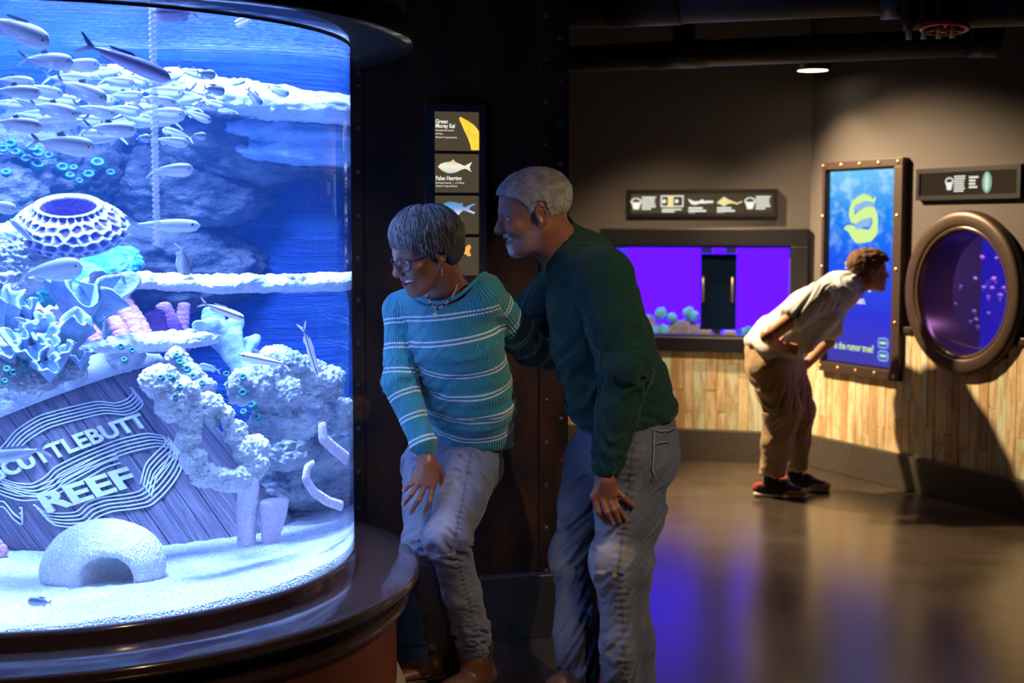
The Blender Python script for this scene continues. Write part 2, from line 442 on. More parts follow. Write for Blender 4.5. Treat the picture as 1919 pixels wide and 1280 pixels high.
# ---- wainscot boards: each one its own part
t = NT('weathered_boards'); v = t.coord(); oi = t.n('ObjectInfo').outputs['Random']
vs = t.n('Mapping', ins={'Vector': v, 'Scale': (24, 24, 5.0)}).outputs[0]
off = t.n('CombineXYZ', ins={0: t.math('MULTIPLY', oi, 31.0), 1: 0.0, 2: t.math('MULTIPLY', oi, 17.0)}).outputs[0]
vv = t.n('VectorMath', operation='ADD', ins={0: vs, 1: off}).outputs[0]
grain = t.noise(vv, 2.2, 6, 0.7); worn = t.noise(vv, 0.8, 5, 0.65)
tone = t.ramp(oi, [(0.0, (0.62, 0.50, 0.30)), (0.18, (0.52, 0.54, 0.38)), (0.36, (0.68, 0.58, 0.37)), (0.52, (0.48, 0.32, 0.16)), (0.66, (0.55, 0.60, 0.45)), (0.82, (0.66, 0.50, 0.30)), (1.0, (0.46, 0.54, 0.41))], 'CONSTANT')
c = t.mix(t.ramp(worn, [(0.46, 0), (0.60, 0.75)]), tone, (0.38, 0.22, 0.09))
c = t.mix(t.ramp(grain, [(0.52, 0), (0.72, 0.7)]), c, (0.72, 0.67, 0.48))
c = t.mix(t.ramp(grain, [(0.22, 0.6), (0.36, 0)]), c, (0.14, 0.09, 0.045))
BOARDM = t.pbsdf(base=c, rough=0.62, spec=0.35, normal=t.bump(grain, 0.35, 0.004))
def boards(parent, ua, ub, z0, z1, seed, top=None):
    rnd = random.Random(seed); u = ua; cache = {}
    while u < ub - 0.02:
        w = rnd.choice((0.058, 0.066, 0.072, 0.085)); w = min(w, ub - u)
        zt = z1 if top is None else min(z1, top(u, u + w))
        cuts = [z0, zt]
        if rnd.random() < 0.55: cuts.insert(1, z0 + (zt - z0) * rnd.choice((0.2, 0.3, 0.45, 0.6, 0.75)))
        for a, b in zip(cuts[:-1], cuts[1:]):
            key = (round(w, 4), round(b - a, 3))
            if key not in cache: cache[key] = MB().bbox((0.0008, -0.012, 0.0008), (w - 0.0012, 0.0, b - a - 0.001), 0.002).mesh('plank')
            o = mobj('plank', cache[key], BOARDM, parent); o.location = (u, -rnd.random() * 0.004, a)
        u += w
boards(far, -1.75, -0.012, 0.206, 0.93, 11, lambda a, b: pz0 - 0.03 if b > pu0 - 0.03 and a < pu1 + 0.03 else 9)
# boards of the right wall stop at the screen frame and the porthole ring
sa, sb = wr(1538, 600, .05)[0], wr(1686, 600, .05)[0]; sbz = wr(1610, 700, .05)[1]
def rtop(a, b):
    if b > sa + 0.02 and a < sb - 0.02: return sbz
    m = min(abs(a - cu), abs(b - cu)) if not (a < cu < b) else 0.0
    return cz - math.sqrt(0.43 ** 2 - m * m) if m < 0.43 and (0.43 ** 2 - m * m) > 0 else 9
boards(right, 0.004, 3.3, 0.206, 0.93, 23, rtop)
RAILM = M('dark_rail', (0.030, 0.020, 0.014), 0.4)
u0, _ = wr(1682, 630); u1, _ = wr(1727, 635); u2, _ = wr(1893, 645)
MB().bbox((u0, -0.03, 0.925), (cu - 0.42, 0, 0.965), 0.006).build('chair_rail', RAILM, right)
MB().bbox((cu + 0.42, -0.03, 0.925), (U1, 0, 0.965), 0.006).build('chair_rail', RAILM, right)

# ---- riveted rusty steel wall beside the round tank
WA = Vector((-0.95, 5.06, 0)); WB = Vector((0.207, 5.36, 0)); UL = (WB - WA).normalized(); NL = Vector((0, 0, 1)).cross(UL); LL = (WB - WA).length
FL = frame(WA, UL); FLi = FL.inverted()
def wl(px, py, off=0.0): q = FLi @ onplane(px, py, WA - NL * off, NL); return q.x, q.z
t = NT('rusted_steel'); v = t.coord(); n1 = t.noise(t.n('Mapping', ins={'Vector': v, 'Scale': (3, 3, 1.2)}).outputs[0], 2.2, 6, 0.65); n2 = t.noise(v, 45, 4)
STEELM = t.pbsdf(base=t.mix(t.ramp(n1, [(0.38, 0), (0.68, 1)]), (0.008, 0.005, 0.004), (0.060, 0.018, 0.006)), rough=t.ramp(n2, [(0.3, 0.42), (0.7, 0.65)]), metal=0.2, spec=0.25, normal=t.bump(n2, 0.12, 0.003))
wall_l = empty('wall_left', mat=FL); tag(wall_l, 'dark rusted steel wall with rivets beside the round aquarium', kind='structure')
MB().box((0, 0, 0), (LL, 0.15, 3.05)).build('steel_sheet', STEELM, wall_l)
su0, _ = wl(640, 600); su1, _ = wl(683, 600); su2, _ = wl(1010, 500)
MB().bbox((su0, -0.008, 0.24), (su1, 0, 3.05), 0.003).build('rivet_strip', STEELM, wall_l)
MB().bbox((su2, -0.012, 0.24), (LL + 0.004, 0, 3.05), 0.003).build('corner_plate', STEELM, wall_l)
MB().bbox((0, -0.05, 0.0), (LL + 0.004, 0, 0.24), 0.006).build('kickboard', M('black_kick', (0.014, 0.013, 0.013), 0.45), wall_l)
# side of that wall running back into the dark
MB().box((LL - 0.15, 0.15, 0), (LL, 3.6, 3.05)).build('steel_sheet', STEELM, wall_l)
RIVM = M('rivet_steel', (0.10, 0.085, 0.09), 0.32, metal=0.8)
rv = MB().sphere((0, 0, 0), 0.0105, 12, 6, (1, 0.55, 1)).mesh('rivet')
def rivet(px, py, off): 
    u, z = wl(px, py, off); o = mobj('rivet', rv, RIVM, wall_l); o.location = (u, -off - 0.001, z)
for y in (135, 159, 240, 322, 404, 484, 563, 643, 721, 803, 882, 952): rivet(672, y, 0.008)
for k in range(14): rivet(1024, 30 + 80 * k, 0.012)
for k in range(13): rivet(1051, 70 + 79.5 * k, 0.012)

# ---- pipes under the ceiling
PIPEM = M('grey_pipe_paint', (0.075, 0.076, 0.082), 0.5, var=(6, (0.060, 0.060, 0.066)))
PIPED = M('dark_pipe_seam', (0.008, 0.008, 0.010), 0.6)
def pipe(name, a, b, r, label, seams=(), sleeves=()):
    a, b = Vector(a), Vector(b); root = empty(name, a); d = b - a
    q = d.to_track_quat('Z', 'Y').to_matrix().to_4x4(); L = d.length
    MB().lathe([(0.0, 0), (r, 0), (r, L), (0.0, L)], 32).build('pipe_run', PIPEM, root, q)
    for s_ in seams: MB().lathe([(r * 0.98, s_ * L - 0.006), (r * 1.03, s_ * L - 0.004), (r * 1.03, s_ * L + 0.004), (r * 0.98, s_ * L + 0.006)], 32).build('seam', PIPED, root, q)
    for s0, s1, k in sleeves: MB().lathe([(r * 0.98, s0 * L), (r * k, s0 * L), (r * k, s1 * L), (r * 0.98, s1 * L)], 32).build('sleeve', PIPEM, root, q)
    tag(root, label, 'pipe'); return root, q, L
a = P(900, 12, 6.05); b = P(1690, -27, 5.56); b.z = a.z
up, upq, upL = pipe('ceiling_pipe', a, b, 0.105, 'thick grey pipe under the ceiling ending at the red hand wheel', (0.50,), ((0.32, 0.495, 1.05), (0.955, 1.0, 1.16)))
a2 = P(900, 118, 7.55); b2 = P(1820, 78, 6.70); b2.z = a2.z
lo, loq, loL = pipe('ceiling_pipe', a2, b2, 0.066, 'thinner grey pipe under the ceiling running below the thick pipe', (0.49,), ((0.375, 0.485, 1.06),))
tj = a2.lerp(b2, 0.445)
MB().lathe([(0.055, 0.0), (0.055, 0.45)], 24).build('riser', PIPEM, lo, Matrix.Translation(tj - a2))
MB().tube([b2 - a2, b2 - a2 + Vector((0.06, -0.02, -0.02)), b2 - a2 + Vector((0.10, 0.02, 0.1)), b2 - a2 + Vector((0.10, 0.05, 0.5))], 0.075, 16).build('elbow', PIPED, lo)
# valve with red hand wheel at the end of the thick pipe
VALVEM = M('valve_iron', (0.020, 0.021, 0.024), 0.45); REDM = M('red_enamel', (0.62, 0.030, 0.018), 0.35)
vr = empty('pipe_valve', P(1765, 10, 5.5)); tag(vr, 'black flanged valve with a red hand wheel beside the pipes', 'valve')
dirp = (b - a).normalized()
qv = dirp.to_track_quat('Z', 'Y').to_matrix().to_4x4()
for i, z in enumerate((-0.13, -0.075, -0.02, 0.03)):
    MB().lathe([(0.0, z), (0.125, z), (0.125, z + 0.022), (0.0, z + 0.022)], 28).build('flange', VALVEM, vr, qv @ Matrix.Translation((0, 0, 0)))
MB().lathe([(0.09, -0.14), (0.09, 0.32)], 24).build('valve_body', VALVEM, vr, qv)
wm = Matrix.Translation(P(1770, 52, 5.42) - P(1765, 10, 5.5)) @ Euler((math.radians(-6), math.radians(3), 0)).to_matrix().to_4x4()
mb = MB(); R_ = 0.083
mb.tube([(R_ * math.cos(a_), R_ * math.sin(a_), 0) for a_ in np.linspace(0, 2 * math.pi, 33)], 0.0115, 8, caps=False)
for a_ in (0.3, 2.4, 4.5): mb.tube([(0, 0, 0), (R_ * math.cos(a_), R_ * math.sin(a_), 0)], 0.009, 6)
mb.sphere((0, 0, 0), 0.022, 10, 6); mb.build('hand_wheel', REDM, vr, wm)
MB().tube([(0, 0, -0.01), (0, 0, 0.16)], 0.010, 8).build('stem', M('bright_stem', (0.4, 0.4, 0.4), 0.3, 0.9), vr, wm)
# downlight near the corner
dl = P(1523, 133, 8.75); root = empty('ceiling_downlight', dl); tag(root, 'round warm downlight hanging near the wall corner', 'light')
MB().lathe([(0.0, 0.16), (0.075, 0.16), (0.102, 0.02), (0.104, 0.0), (0.094, 0.0), (0.090, 0.015)], 32).build('housing', VALVEM, root)
MB().lathe([(0.0, 0.004), (0.093, 0.004)], 32).build('diffuser', emission('lamp_diffuser', (1.0, 0.86, 0.55), 9.0), root)
MB().tube([(0, 0, 0.16), (0, 0, 3.05 - dl.z)], 0.012, 8).build('drop_rod', VALVEM, root)
lamp('ceiling_downlight_lamp', 'SPOT', (dl.x, dl.y, dl.z - 0.006), 45, WARM, (dl.x, dl.y, 0), size=0.08, spot=115, blend=0.6)
# ================================================================== the round aquarium
def Tz(px, py, z):
    p, r, L = Tray(px, py); return p + r * ((z - p.z) / r.z)
AQ = empty('round_aquarium', (TX, TY, 0)); tag(AQ, 'large round reef aquarium with curved glass, stone ledge and dark hood', 'aquarium')
t = NT('speckled_stone'); v = t.coord(); sp = t.vor(v, 260); n1 = t.noise(v, 380, 2)
STONEM = t.pbsdf(base=t.mix(t.ramp(sp, [(0.05, 1), (0.13, 0)]), t.mix(n1, (0.045, 0.026, 0.021), (0.085, 0.050, 0.040)), (0.16, 0.11, 0.09)), rough=0.14, spec=0.8, coat=0.5)
COPPERM = M('copper_panel', (0.30, 0.085, 0.028), 0.35, metal=0.55, var=(5, (0.20, 0.050, 0.018)), bump=(30, 0.05, 0.003))
BLACKM = M('black_trim', (0.010, 0.008, 0.009), 0.4)
HOODM = M('hood_paint', (0.022, 0.016, 0.014), 0.42)
UNDERM = M('hood_underside_gloss', (0.03, 0.03, 0.03), 0.10, spec=0.7)
MB().lathe([(1.018, 0.10), (1.018, 0.395)], 160).build('base_panel', COPPERM, AQ)
MB().lathe([(1.018, 0.14), (1.035, 0.13), (1.048, 0.10), (1.052, 0.0)], 128).build('cove_base', M('grey_cove', (0.30, 0.27, 0.24), 0.5), AQ)
MB().lathe([(1.0, 0.392), (1.052, 0.392), (1.056, 0.397), (1.056, 0.410), (1.050, 0.414), (1.0, 0.414)], 160).build('lower_ledge', STONEM, AQ)
MB().lathe([(1.030, 0.40), (1.030, 0.475)], 160).build('recess_band', BLACKM, AQ)
MB().lathe([(0.87, 0.468), (1.078, 0.468), (1.088, 0.474), (1.091, 0.484), (1.091, 0.496), (1.087, 0.504), (1.078, 0.508), (0.86, 0.508)], 200).build('stone_ledge', STONEM, AQ)
MB().lathe([(0.899, 0.506), (0.899, 0.545), (0.896, 0.553), (0.891, 0.557), (0.880, 0.557)], 200).build('glass_lip', STONEM, AQ)
WAng = math.atan2(-TY, -TX); WH = math.radians(112)
t = NT('aquarium_glass_water'); g = t.n('BsdfGlass', ins={'IOR': 1.33, 'Roughness': 0.0, 'Color': (1, 1, 1)}); t.t.links.new(g.outputs[0], t.out.inputs[0])
MB().lathe([(TR, 0.53), (TR, 2.20)], 240, WAng - WH, WAng + WH).build('curved_glass', t.m, AQ)
t = NT('painted_reef_backdrop'); v = t.coord(); n1 = t.noise(v, 3.2, 6, 0.6); n2 = t.noise(t.n('Mapping', ins={'Vector': v, 'Scale': (1, 1, 3)}).outputs[0], 7, 6, 0.7)
BACKM = t.pbsdf(base=t.mix(t.ramp(n2, [(0.5, 0), (0.75, 0.55)]), t.mix(t.ramp(n1, [(0.35, 0), (0.7, 1)]), (0.002, 0.030, 0.14), (0.005, 0.065, 0.27)), (0.02, 0.16, 0.36)), rough=0.8, normal=t.bump(n2, 0.6, 0.05))
mb = MB(); mb.lathe([(TR - 0.004, 0.5), (TR - 0.004, 2.9)], 120, WAng + WH - 0.03, WAng + 2 * math.pi - WH + 0.03); mb.build('back_wall', BACKM, AQ)
mb = MB(); mb.lathe([(TR + 0.004, 0.5), (TR + 0.004, 2.9)], 120, WAng + WH - 0.03, WAng + 2 * math.pi - WH + 0.03); mb.build('back_shell', BLACKM, AQ)
MB().lathe([(TR - 0.004, 2.095), (1.078, 2.095), (1.081, 2.098)], 200).build('hood_underside', UNDERM, AQ)
MB().lathe([(1.081, 2.098), (1.081, 2.160), (1.070, 2.172), (1.058, 2.175)], 200).build('hood_rim', HOODM, AQ)
MB().lathe([(1.058, 2.172), (1.058, 3.05)], 160).build('hood', HOODM, AQ)
MB().lathe([(TR + 0.002, 2.088), (TR + 0.002, 2.102)], 200).build('glass_seam', BLACKM, AQ)
# water: top surface seen from below, and the body of water itself
t = NT('water_surface'); v = t.coord(); wv = t.noise(t.n('Mapping', ins={'Vector': v, 'Scale': (2.0, 9.0, 1)}).outputs[0], 3.0, 3)
tr = t.n('BsdfTransparent', ins={'Color': (0.95, 0.98, 1)}); gl = t.n('BsdfGlossy', ins={'Roughness': 0.04, 'Color': (0.75, 0.85, 1), 'Normal': t.bump(wv, 0.5, 0.05)})
mx = t.n('MixShader', ins={0: 0.5}); t.t.links.new(tr.outputs[0], mx.inputs[1]); t.t.links.new(gl.outputs[0], mx.inputs[2]); t.t.links.new(mx.outputs[0], t.out.inputs[0])
MB().lathe([(0.0, 2.108), (TR - 0.006, 2.108)], 96).build('water_surface', t.m, AQ)
t = NT('sea_water'); ab = t.n('VolumeAbsorption', ins={'Color': (0.50, 0.68, 1.0), 'Density': 0.50}); vs_ = t.n('VolumeScatter', ins={'Color': (0.08, 0.30, 1.0), 'Density': 0.05, 'Anisotropy': 0.2})
ad = t.n('AddShader'); t.t.links.new(ab.outputs[0], ad.inputs[0]); t.t.links.new(vs_.outputs[0], ad.inputs[1]); t.t.links.new(ad.outputs[0], t.out.inputs['Volume'])
mb = MB(); mb.lathe([(0.0, 0.52), (TR - 0.008, 0.52), (TR - 0.008, 2.105), (0.0, 2.105)], 96)
mb.build('water', t.m, AQ)

# ---- materials under water
def reef(name, a, b, scale=14, bstr=0.6, bsc=60, rough=0.85):
    t = NT(name); v = t.coord(); n1 = t.noise(v, scale, 5, 0.65); n2 = t.noise(v, bsc, 5, 0.7)
    return t.pbsdf(base=t.mix(t.ramp(n1, [(0.38, 0), (0.62, 1)]), a, b), rough=rough, spec=0.2, normal=t.bump(n2, bstr, 0.03))
WHITEC = reef('chalky_coral', (0.62, 0.62, 0.60), (0.82, 0.82, 0.78))
ROCKM = reef('crusted_rock', (0.30, 0.34, 0.40), (0.74, 0.74, 0.70), 10, 0.9, 45)
BLUEC = reef('lilac_blue_coral', (0.22, 0.32, 0.44), (0.34, 0.45, 0.56), 25, 0.4, 90)
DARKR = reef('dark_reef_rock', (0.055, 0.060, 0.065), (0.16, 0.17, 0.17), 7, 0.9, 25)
GREENR = reef('green_algae_rock', (0.05, 0.42, 0.40), (0.25, 0.72, 0.60), 12, 0.7, 40)
PINKC = reef('pink_sponge', (0.80, 0.30, 0.42), (0.92, 0.48, 0.55), 30, 0.8, 70)
PALEP = reef('pale_pink_sponge', (0.88, 0.66, 0.70), (0.96, 0.80, 0.82), 40, 0.8, 90)
TEALM = M('teal_polyp', (0.006, 0.12, 0.10), 0.6, var=(40, (0.012, 0.22, 0.17)))
PITM = M('polyp_mouth', (0.015, 0.03, 0.10), 0.7)

# ---- sand
def sandz(x, y): return 0.566 + 0.020 * np.clip((y - (TY - TR)) / 1.0, 0, 1) 
nr, na = 90, 260; rr = np.sqrt(np.linspace(0.0004, 1, nr)) * (TR - 0.009); aa = np.linspace(0, 2 * np.pi, na, endpoint=False)
X = rr[:, None] * np.cos(aa); Y = rr[:, None] * np.sin(aa); pts = np.stack([X.ravel(), Y.ravel(), 0 * X.ravel()], 1)
z = sandz(pts[:, 0] + TX, pts[:, 1] + TY) + 0.010 * vnoise(pts, 5, 3, 2) + 0.0035 * vnoise(pts, 60, 5, 2)
V = np.stack([pts[:, 0] + TX, pts[:, 1] + TY, z], 1)
rim_ = V[-na:].copy(); rim_[:, 2] = 0.50; V = np.concatenate([V, rim_]); nr += 1
i, j = np.meshgrid(np.arange(nr - 1), np.arange(na), indexing='ij'); Q = np.stack([i * na + j, (i + 1) * na + j, (i + 1) * na + (j + 1) % na, i * na + (j + 1) % na], -1).reshape(-1, 4)
t = NT('coral_sand'); v = t.coord(); s1 = t.noise(v, 160, 4, 0.8); s2 = t.vor(v, 190)
SANDM = t.pbsdf(base=t.mix(t.ramp(s1, [(0.3, 0), (0.5, 1)]), (0.40, 0.40, 0.42), (0.85, 0.84, 0.80)), rough=0.9, spec=0.1, normal=t.bump(s2, 1.0, 0.012))
tag(mobj('sand_bed', npmesh('sand_bed', V, Q), SANDM), 'bright white coral sand covering the bottom of the round aquarium', 'sand', kind='stuff')

# ---- generic rock / coral from blobs given in pixels and a place along the sight line
def blobs(name, items, mat, label, cat, h=0.007, amp=0.010, freq=22, k=0.02, holes=(), group=None, seed=1, parent=None, extra=None, world=False):
    """items: (px, py, s, radius m or (rx,ry,rz)); s 0 at the glass .. 1 at the back of the tank"""
    C = [(np.array(it[:3]) if world else np.array(T(it[0], it[1], it[2])), it[3]) for it in items]
    mr = max(np.max(r) for _, r in C); lo = np.min([c for c, _ in C], 0) - mr - 0.03; hi = np.max([c for c, _ in C], 0) + mr + 0.03
    V_ = Vol(lo, hi, h * 0.62)
    for c, r in C: V_.ell(c, r, k)
    if extra: extra(V_)
    for it in holes: V_.ell(np.array(it[:3]) if world else np.array(T(it[0], it[1], it[2])), it[3], 0.012, sub=True)
    v, q = V_.nets(); n = vnormals(v, q)
    v = v + n * (amp * vnoise(v, freq, seed, 3) + amp * 0.9 * (0.5 - np.abs(vnoise(v, freq * 2.6, seed + 9, 2))) + amp * 0.45 * vnoise(v, freq * 6, seed + 4, 2))[:, None]
    base = v[v[:, 2].argmin()].copy(); v = v - base
    o = mobj(name, npmesh(name, v, q), mat, parent, Matrix.Translation(base))
    if not parent: tag(o, label, cat, group)
    return o
def polyp_mesh():
    mb = MB(); 
    mb.lathe([(0.20, -0.45), (0.50, 0.02), (0.74, 0.16), (0.98, 0.05), (1.0, -0.6), (0.8, -2.2)], 14); return mb.mesh('polyp')
POLY = polyp_mesh(); PIT = MB().lathe([(0.0, -0.22), (0.52, 0.0)], 12).mesh('mouth')
def polyps(parent, items, mat=None):
    for px, py, s, r in items:
        c = T(px, py, s); d = (CAMP - c).normalized() + Vector((random.uniform(-.4, .4), 0, random.uniform(0.1, .7)))
        m = d.to_track_quat('Z', 'Y').to_matrix().to_4x4(); m.translation = c
        m.translation = c - d.normalized() * 0.004; m = m @ Matrix.Scale(r * 0.78, 4)
        o = mobj('polyp', POLY, TEALM if mat is None else mat); o.matrix_world = m
        o2 = mobj('mouth', PIT, PITM); o2.matrix_world = m
        childof(o, parent); childof(o2, o)

# back wall rocks
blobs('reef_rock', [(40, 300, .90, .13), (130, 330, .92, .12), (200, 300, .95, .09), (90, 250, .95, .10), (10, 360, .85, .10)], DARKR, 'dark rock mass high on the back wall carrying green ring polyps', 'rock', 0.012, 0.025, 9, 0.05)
rk = bpy.data.objects['reef_rock']
polyps(rk, [(a, b, c, r * .75) for a, b, c, r in [(18, 268, .80, .022), (5, 278, .80, .020), (27, 283, .80, .020), (62, 274, .79, .024), (72, 285, .79, .022), (48, 296, .80, .018), (90, 290, .80, .018), (10, 320, .80, .020), (72, 305, .80, .024), (118, 312, .80, .022), (137, 312, .80, .016), (132, 326, .80, .018), (150, 338, .80, .015), (183, 302, .82, .026), (166, 325, .81, .022), (207, 322, .84, .018)]])
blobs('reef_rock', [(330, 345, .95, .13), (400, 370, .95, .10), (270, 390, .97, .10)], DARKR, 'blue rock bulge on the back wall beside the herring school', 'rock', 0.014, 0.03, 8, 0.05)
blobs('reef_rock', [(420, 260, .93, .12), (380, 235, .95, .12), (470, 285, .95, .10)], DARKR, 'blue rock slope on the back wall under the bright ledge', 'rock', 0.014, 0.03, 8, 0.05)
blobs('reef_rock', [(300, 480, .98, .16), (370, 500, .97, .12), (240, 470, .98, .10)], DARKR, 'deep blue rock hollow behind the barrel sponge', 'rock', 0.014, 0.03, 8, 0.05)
blobs('algae_rock', [(205, 500, .80, .060), (190, 515, .78, .055), (225, 492, .83, .045)], GREENR, 'pale green algae covered rock between barrel sponge and shelf coral', 'rock', 0.008, 0.012, 20)
blobs('algae_rock', [(90, 520, .70, .07), (140, 540, .72, .08), (60, 550, .70, .06), (160, 600, .75, .07)], GREENR, 'green algae covered rock behind the leafy cup corals', 'rock', 0.008, 0.014, 18)
blobs('reef_rock', [(20, 470, .55, .075), (55, 500, .55, .06), (10, 520, .55, .07), (70, 470, .57, .04)], ROCKM, 'pinkish white crusted rock below the barrel sponge', 'rock', 0.007, 0.016, 30)
# lit ledges
blobs('reef_ledge', [(345, 150, .80, (.040, .05, .022)), (375, 162, .80, (.05, .05, .022)), (410, 174, .80, (.06, .06, .024)), (460, 182, .80, (.07, .06, .026)), (520, 192, .80, (.08, .06, .028)), (580, 199, .80, (.08, .06, .028)), (640, 204, .80, (.07, .06, .028)), (175, 136, .82, (.06, .06, .020)), (225, 142, .82, (.05, .05, .018)), (290, 150, .82, (.05, .05, .018))], WHITEC, 'long brightly lit white rock ledge near the water surface', 'rock', 0.009, 0.018, 16, 0.05)
blobs('reef_ledge', [(480, 240, .86, (.06, .05, .02)), (560, 246, .86, (.07, .05, .02)), (630, 246, .86, (.05, .05, .02)), (540, 285, .88, (.09, .05, .035)), (620, 280, .88, (.07, .05, .03))], BLUEC, 'pale blue stepped ledge below the white rock ledge', 'rock', 0.009, 0.016, 16, 0.04)
def shelf(items, label, mat=WHITEC, knob=0.012, seed=2, nk=60):
    rnd = random.Random(seed)
    def ex(V_):
        for _ in range(nk):
            a = rnd.randrange(len(items) - 1); f = rnd.random(); p, q = items[a], items[a + 1]
            c = T(p[0] + (q[0] - p[0]) * f, p[1] + (q[1] - p[1]) * f, p[2] + (q[2] - p[2]) * f) 
            r = p[3]; c = c + Vector((rnd.uniform(-.5, .5) * r[0], rnd.uniform(-.9, .5) * r[1], r[2] * rnd.uniform(.3, .9)))
            V_.ell(c, knob * rnd.uniform(.7, 1.3), 0.004)
    return blobs('shelf_coral', items, mat, label, 'coral', 0.0055, 0.006, 45, 0.03, extra=ex, seed=seed)
shelf([(200, 527, .60, (.05, .07, .018)), (270, 527, .60, (.06, .08, .020)), (350, 530, .60, (.06, .09, .022)), (430, 534, .60, (.06, .09, .024)), (520, 532, .60, (.06, .09, .024)), (600, 530, .60, (.06, .08, .024)), (645, 528, .60, (.05, .07, .024))], 'long white knobbly shelf coral across the middle of the aquarium', nk=140)
shelf([(178, 650, .38, (.025, .05, .010)), (225, 645, .40, (.04, .07, .018)), (280, 642, .42, (.05, .08, .022)), (330, 640, .43, (.05, .08, .020)), (385, 634, .45, (.04, .06, .014)), (410, 630, .46, (.02, .04, .010))], 'short white knobbly shelf coral just above the cask rim', seed=5, nk=90)
# branching coral
def branches(name, segs, mat, label, cat, flat=0.55, h=0.005):
    P_ = [(np.array(T(a[0], a[1], a[2])), np.array(T(b[0], b[1], b[2])), ra, rb) for a, b, ra, rb in segs]
    lo = np.min([np.minimum(a, b) for a, b, _, _ in P_], 0) - 0.06; hi = np.max([np.maximum(a, b) for a, b, _, _ in P_], 0) + 0.06
    V_ = Vol(lo, hi, h)
    for a, b, ra, rb in P_: V_.econe(a, b, (ra, ra * flat), (rb, rb * flat), (0.9, 0.2, 0.3), 0.012)
    v, q = V_.nets(); n = vnormals(v, q); v = v + n * (0.004 * vnoise(v, 40, 3, 2))[:, None]; base = v[v[:, 2].argmin()].copy()
    return tag(mobj(name, npmesh(name, v - base, q), mat, None, Matrix.Translation(base)), label, cat)
branches('elkhorn_coral', [((460, 690, .42), (420, 640, .44), .035, .026), ((420, 640, .44), (390, 612, .44), .026, .030), ((390, 612, .44), (366, 606, .43), .030, .014), ((390, 612, .44), (362, 622, .43), .020, .010), ((420, 640, .44), (400, 590, .46), .024, .026), ((400, 590, .46), (385, 580, .46), .026, .012), ((440, 650, .44), (440, 605, .46), .022, .020), ((440, 605, .46), (448, 590, .46), .018, .010), ((455, 668, .44), (470, 640, .46), .022, .018), ((470, 640, .46), (482, 630, .46), .018, .012), ((460, 690, .42), (500, 690, .44), .03, .02)], BLUEC, 'pale elkhorn coral with flat branches reaching left', 'coral')
blobs('reef_rock', [(480, 690, .46, .05), (520, 690, .48, .06), (560, 700, .5, .06), (520, 740, .45, .06), (470, 720, .42, .055), (600, 720, .5, .06), (560, 780, .5, .07), (500, 800, .46, .05), (620, 780, .55, .06), (540, 840, .62, .07), (600, 850, .68, .08), (560, 900, .74, .09), (630, 890, .74, .08), (520, 910, .80, .09), (600, 940, .82, .10)], ROCKM, 'crusted rock slope with teal polyps below the elkhorn coral', 'rock', 0.007, 0.016, 26, 0.03)
band = blobs('reef_rock', [(328, 668, .36, .022), (340, 682, .36, .024), (352, 696, .35, .024), (366, 710, .34, .024), (385, 725, .33, .024)], ROCKM, 'narrow strip of dark rock with teal polyps along the upper edge of the cask', 'rock', 0.005, 0.009, 40, 0.015)
polyps(band, [(338, 676, .325, .012), (350, 690, .315, .013), (362, 704, .305, .012), (332, 664, .335, .010), (378, 716, .30, .010)])
polyps(bpy.data.objects['reef_rock.005'], [(455, 705, .38, .012), (490, 705, .40, .013), (455, 735, .37, .014), (470, 757, .37, .014), (455, 770, .36, .012), (480, 780, .37, .013), (425, 700, .37, .011)])
# leafy cup corals
def cup(px, py, s, w, hgt, tilt=(0, 0), seed=0, mat=BLUEC, waves=5, label=None, cat='coral', group='leafy cup corals of one colony', name='cup_coral', flare=1.0, amp=0.16):
    """px,py is the foot; w,hgt in metres"""
    rnd = random.Random(seed); ph = [rnd.uniform(0, 6.28) for _ in range(4)]; nt, ns = 40, 12; vs = []
    for side in (0, 1):
        for i in range(ns + 1):
            f = i / ns if side == 0 else 1 - i / ns
            for k in range(nt):
                a = 2 * math.pi * k / nt
                wob = 1 + amp * f * (math.sin(waves * a + ph[0]) + 0.6 * math.sin((waves + 2) * a + ph[1])) 
                r = (0.12 + 0.88 * f ** flare) * w * wob - (0.009 if side else 0) * (1 if f > .02 else 1)
                zz = hgt * f * (1 + 0.22 * math.sin(2 * a + ph[2]) * f + 0.10 * math.sin(waves * a + ph[3]) * f) + (0.003 if side and f < 0.3 else 0)
                vs.append((max(r, 0.002) * math.cos(a), max(r, 0.002) * math.sin(a), zz))
    fs = []
    for i in range(2 * ns + 1):
        for k in range(nt): fs.append((i * nt + k, i * nt + (k + 1) % nt, (i + 1) * nt + (k + 1) % nt, (i + 1) * nt + k))
    mb = MB(); mb.add(vs, fs, True)
    c = T(px, py, s); m = Matrix.Translation(c) @ Euler((math.radians(tilt[0]), math.radians(tilt[1]), rnd.uniform(0, 6))).to_matrix().to_4x4()
    m = Matrix.Translation(c) @ Euler((math.radians(tilt[0]), math.radians(tilt[1]), 0)).to_matrix().to_4x4() @ Matrix.Rotation(rnd.uniform(0, 6), 4, 'Z')
    return tag(mb.build(name, mat, None, m), label, cat, group)
L_ = 'pale blue leafy cup coral with a wavy rim left above the cask'
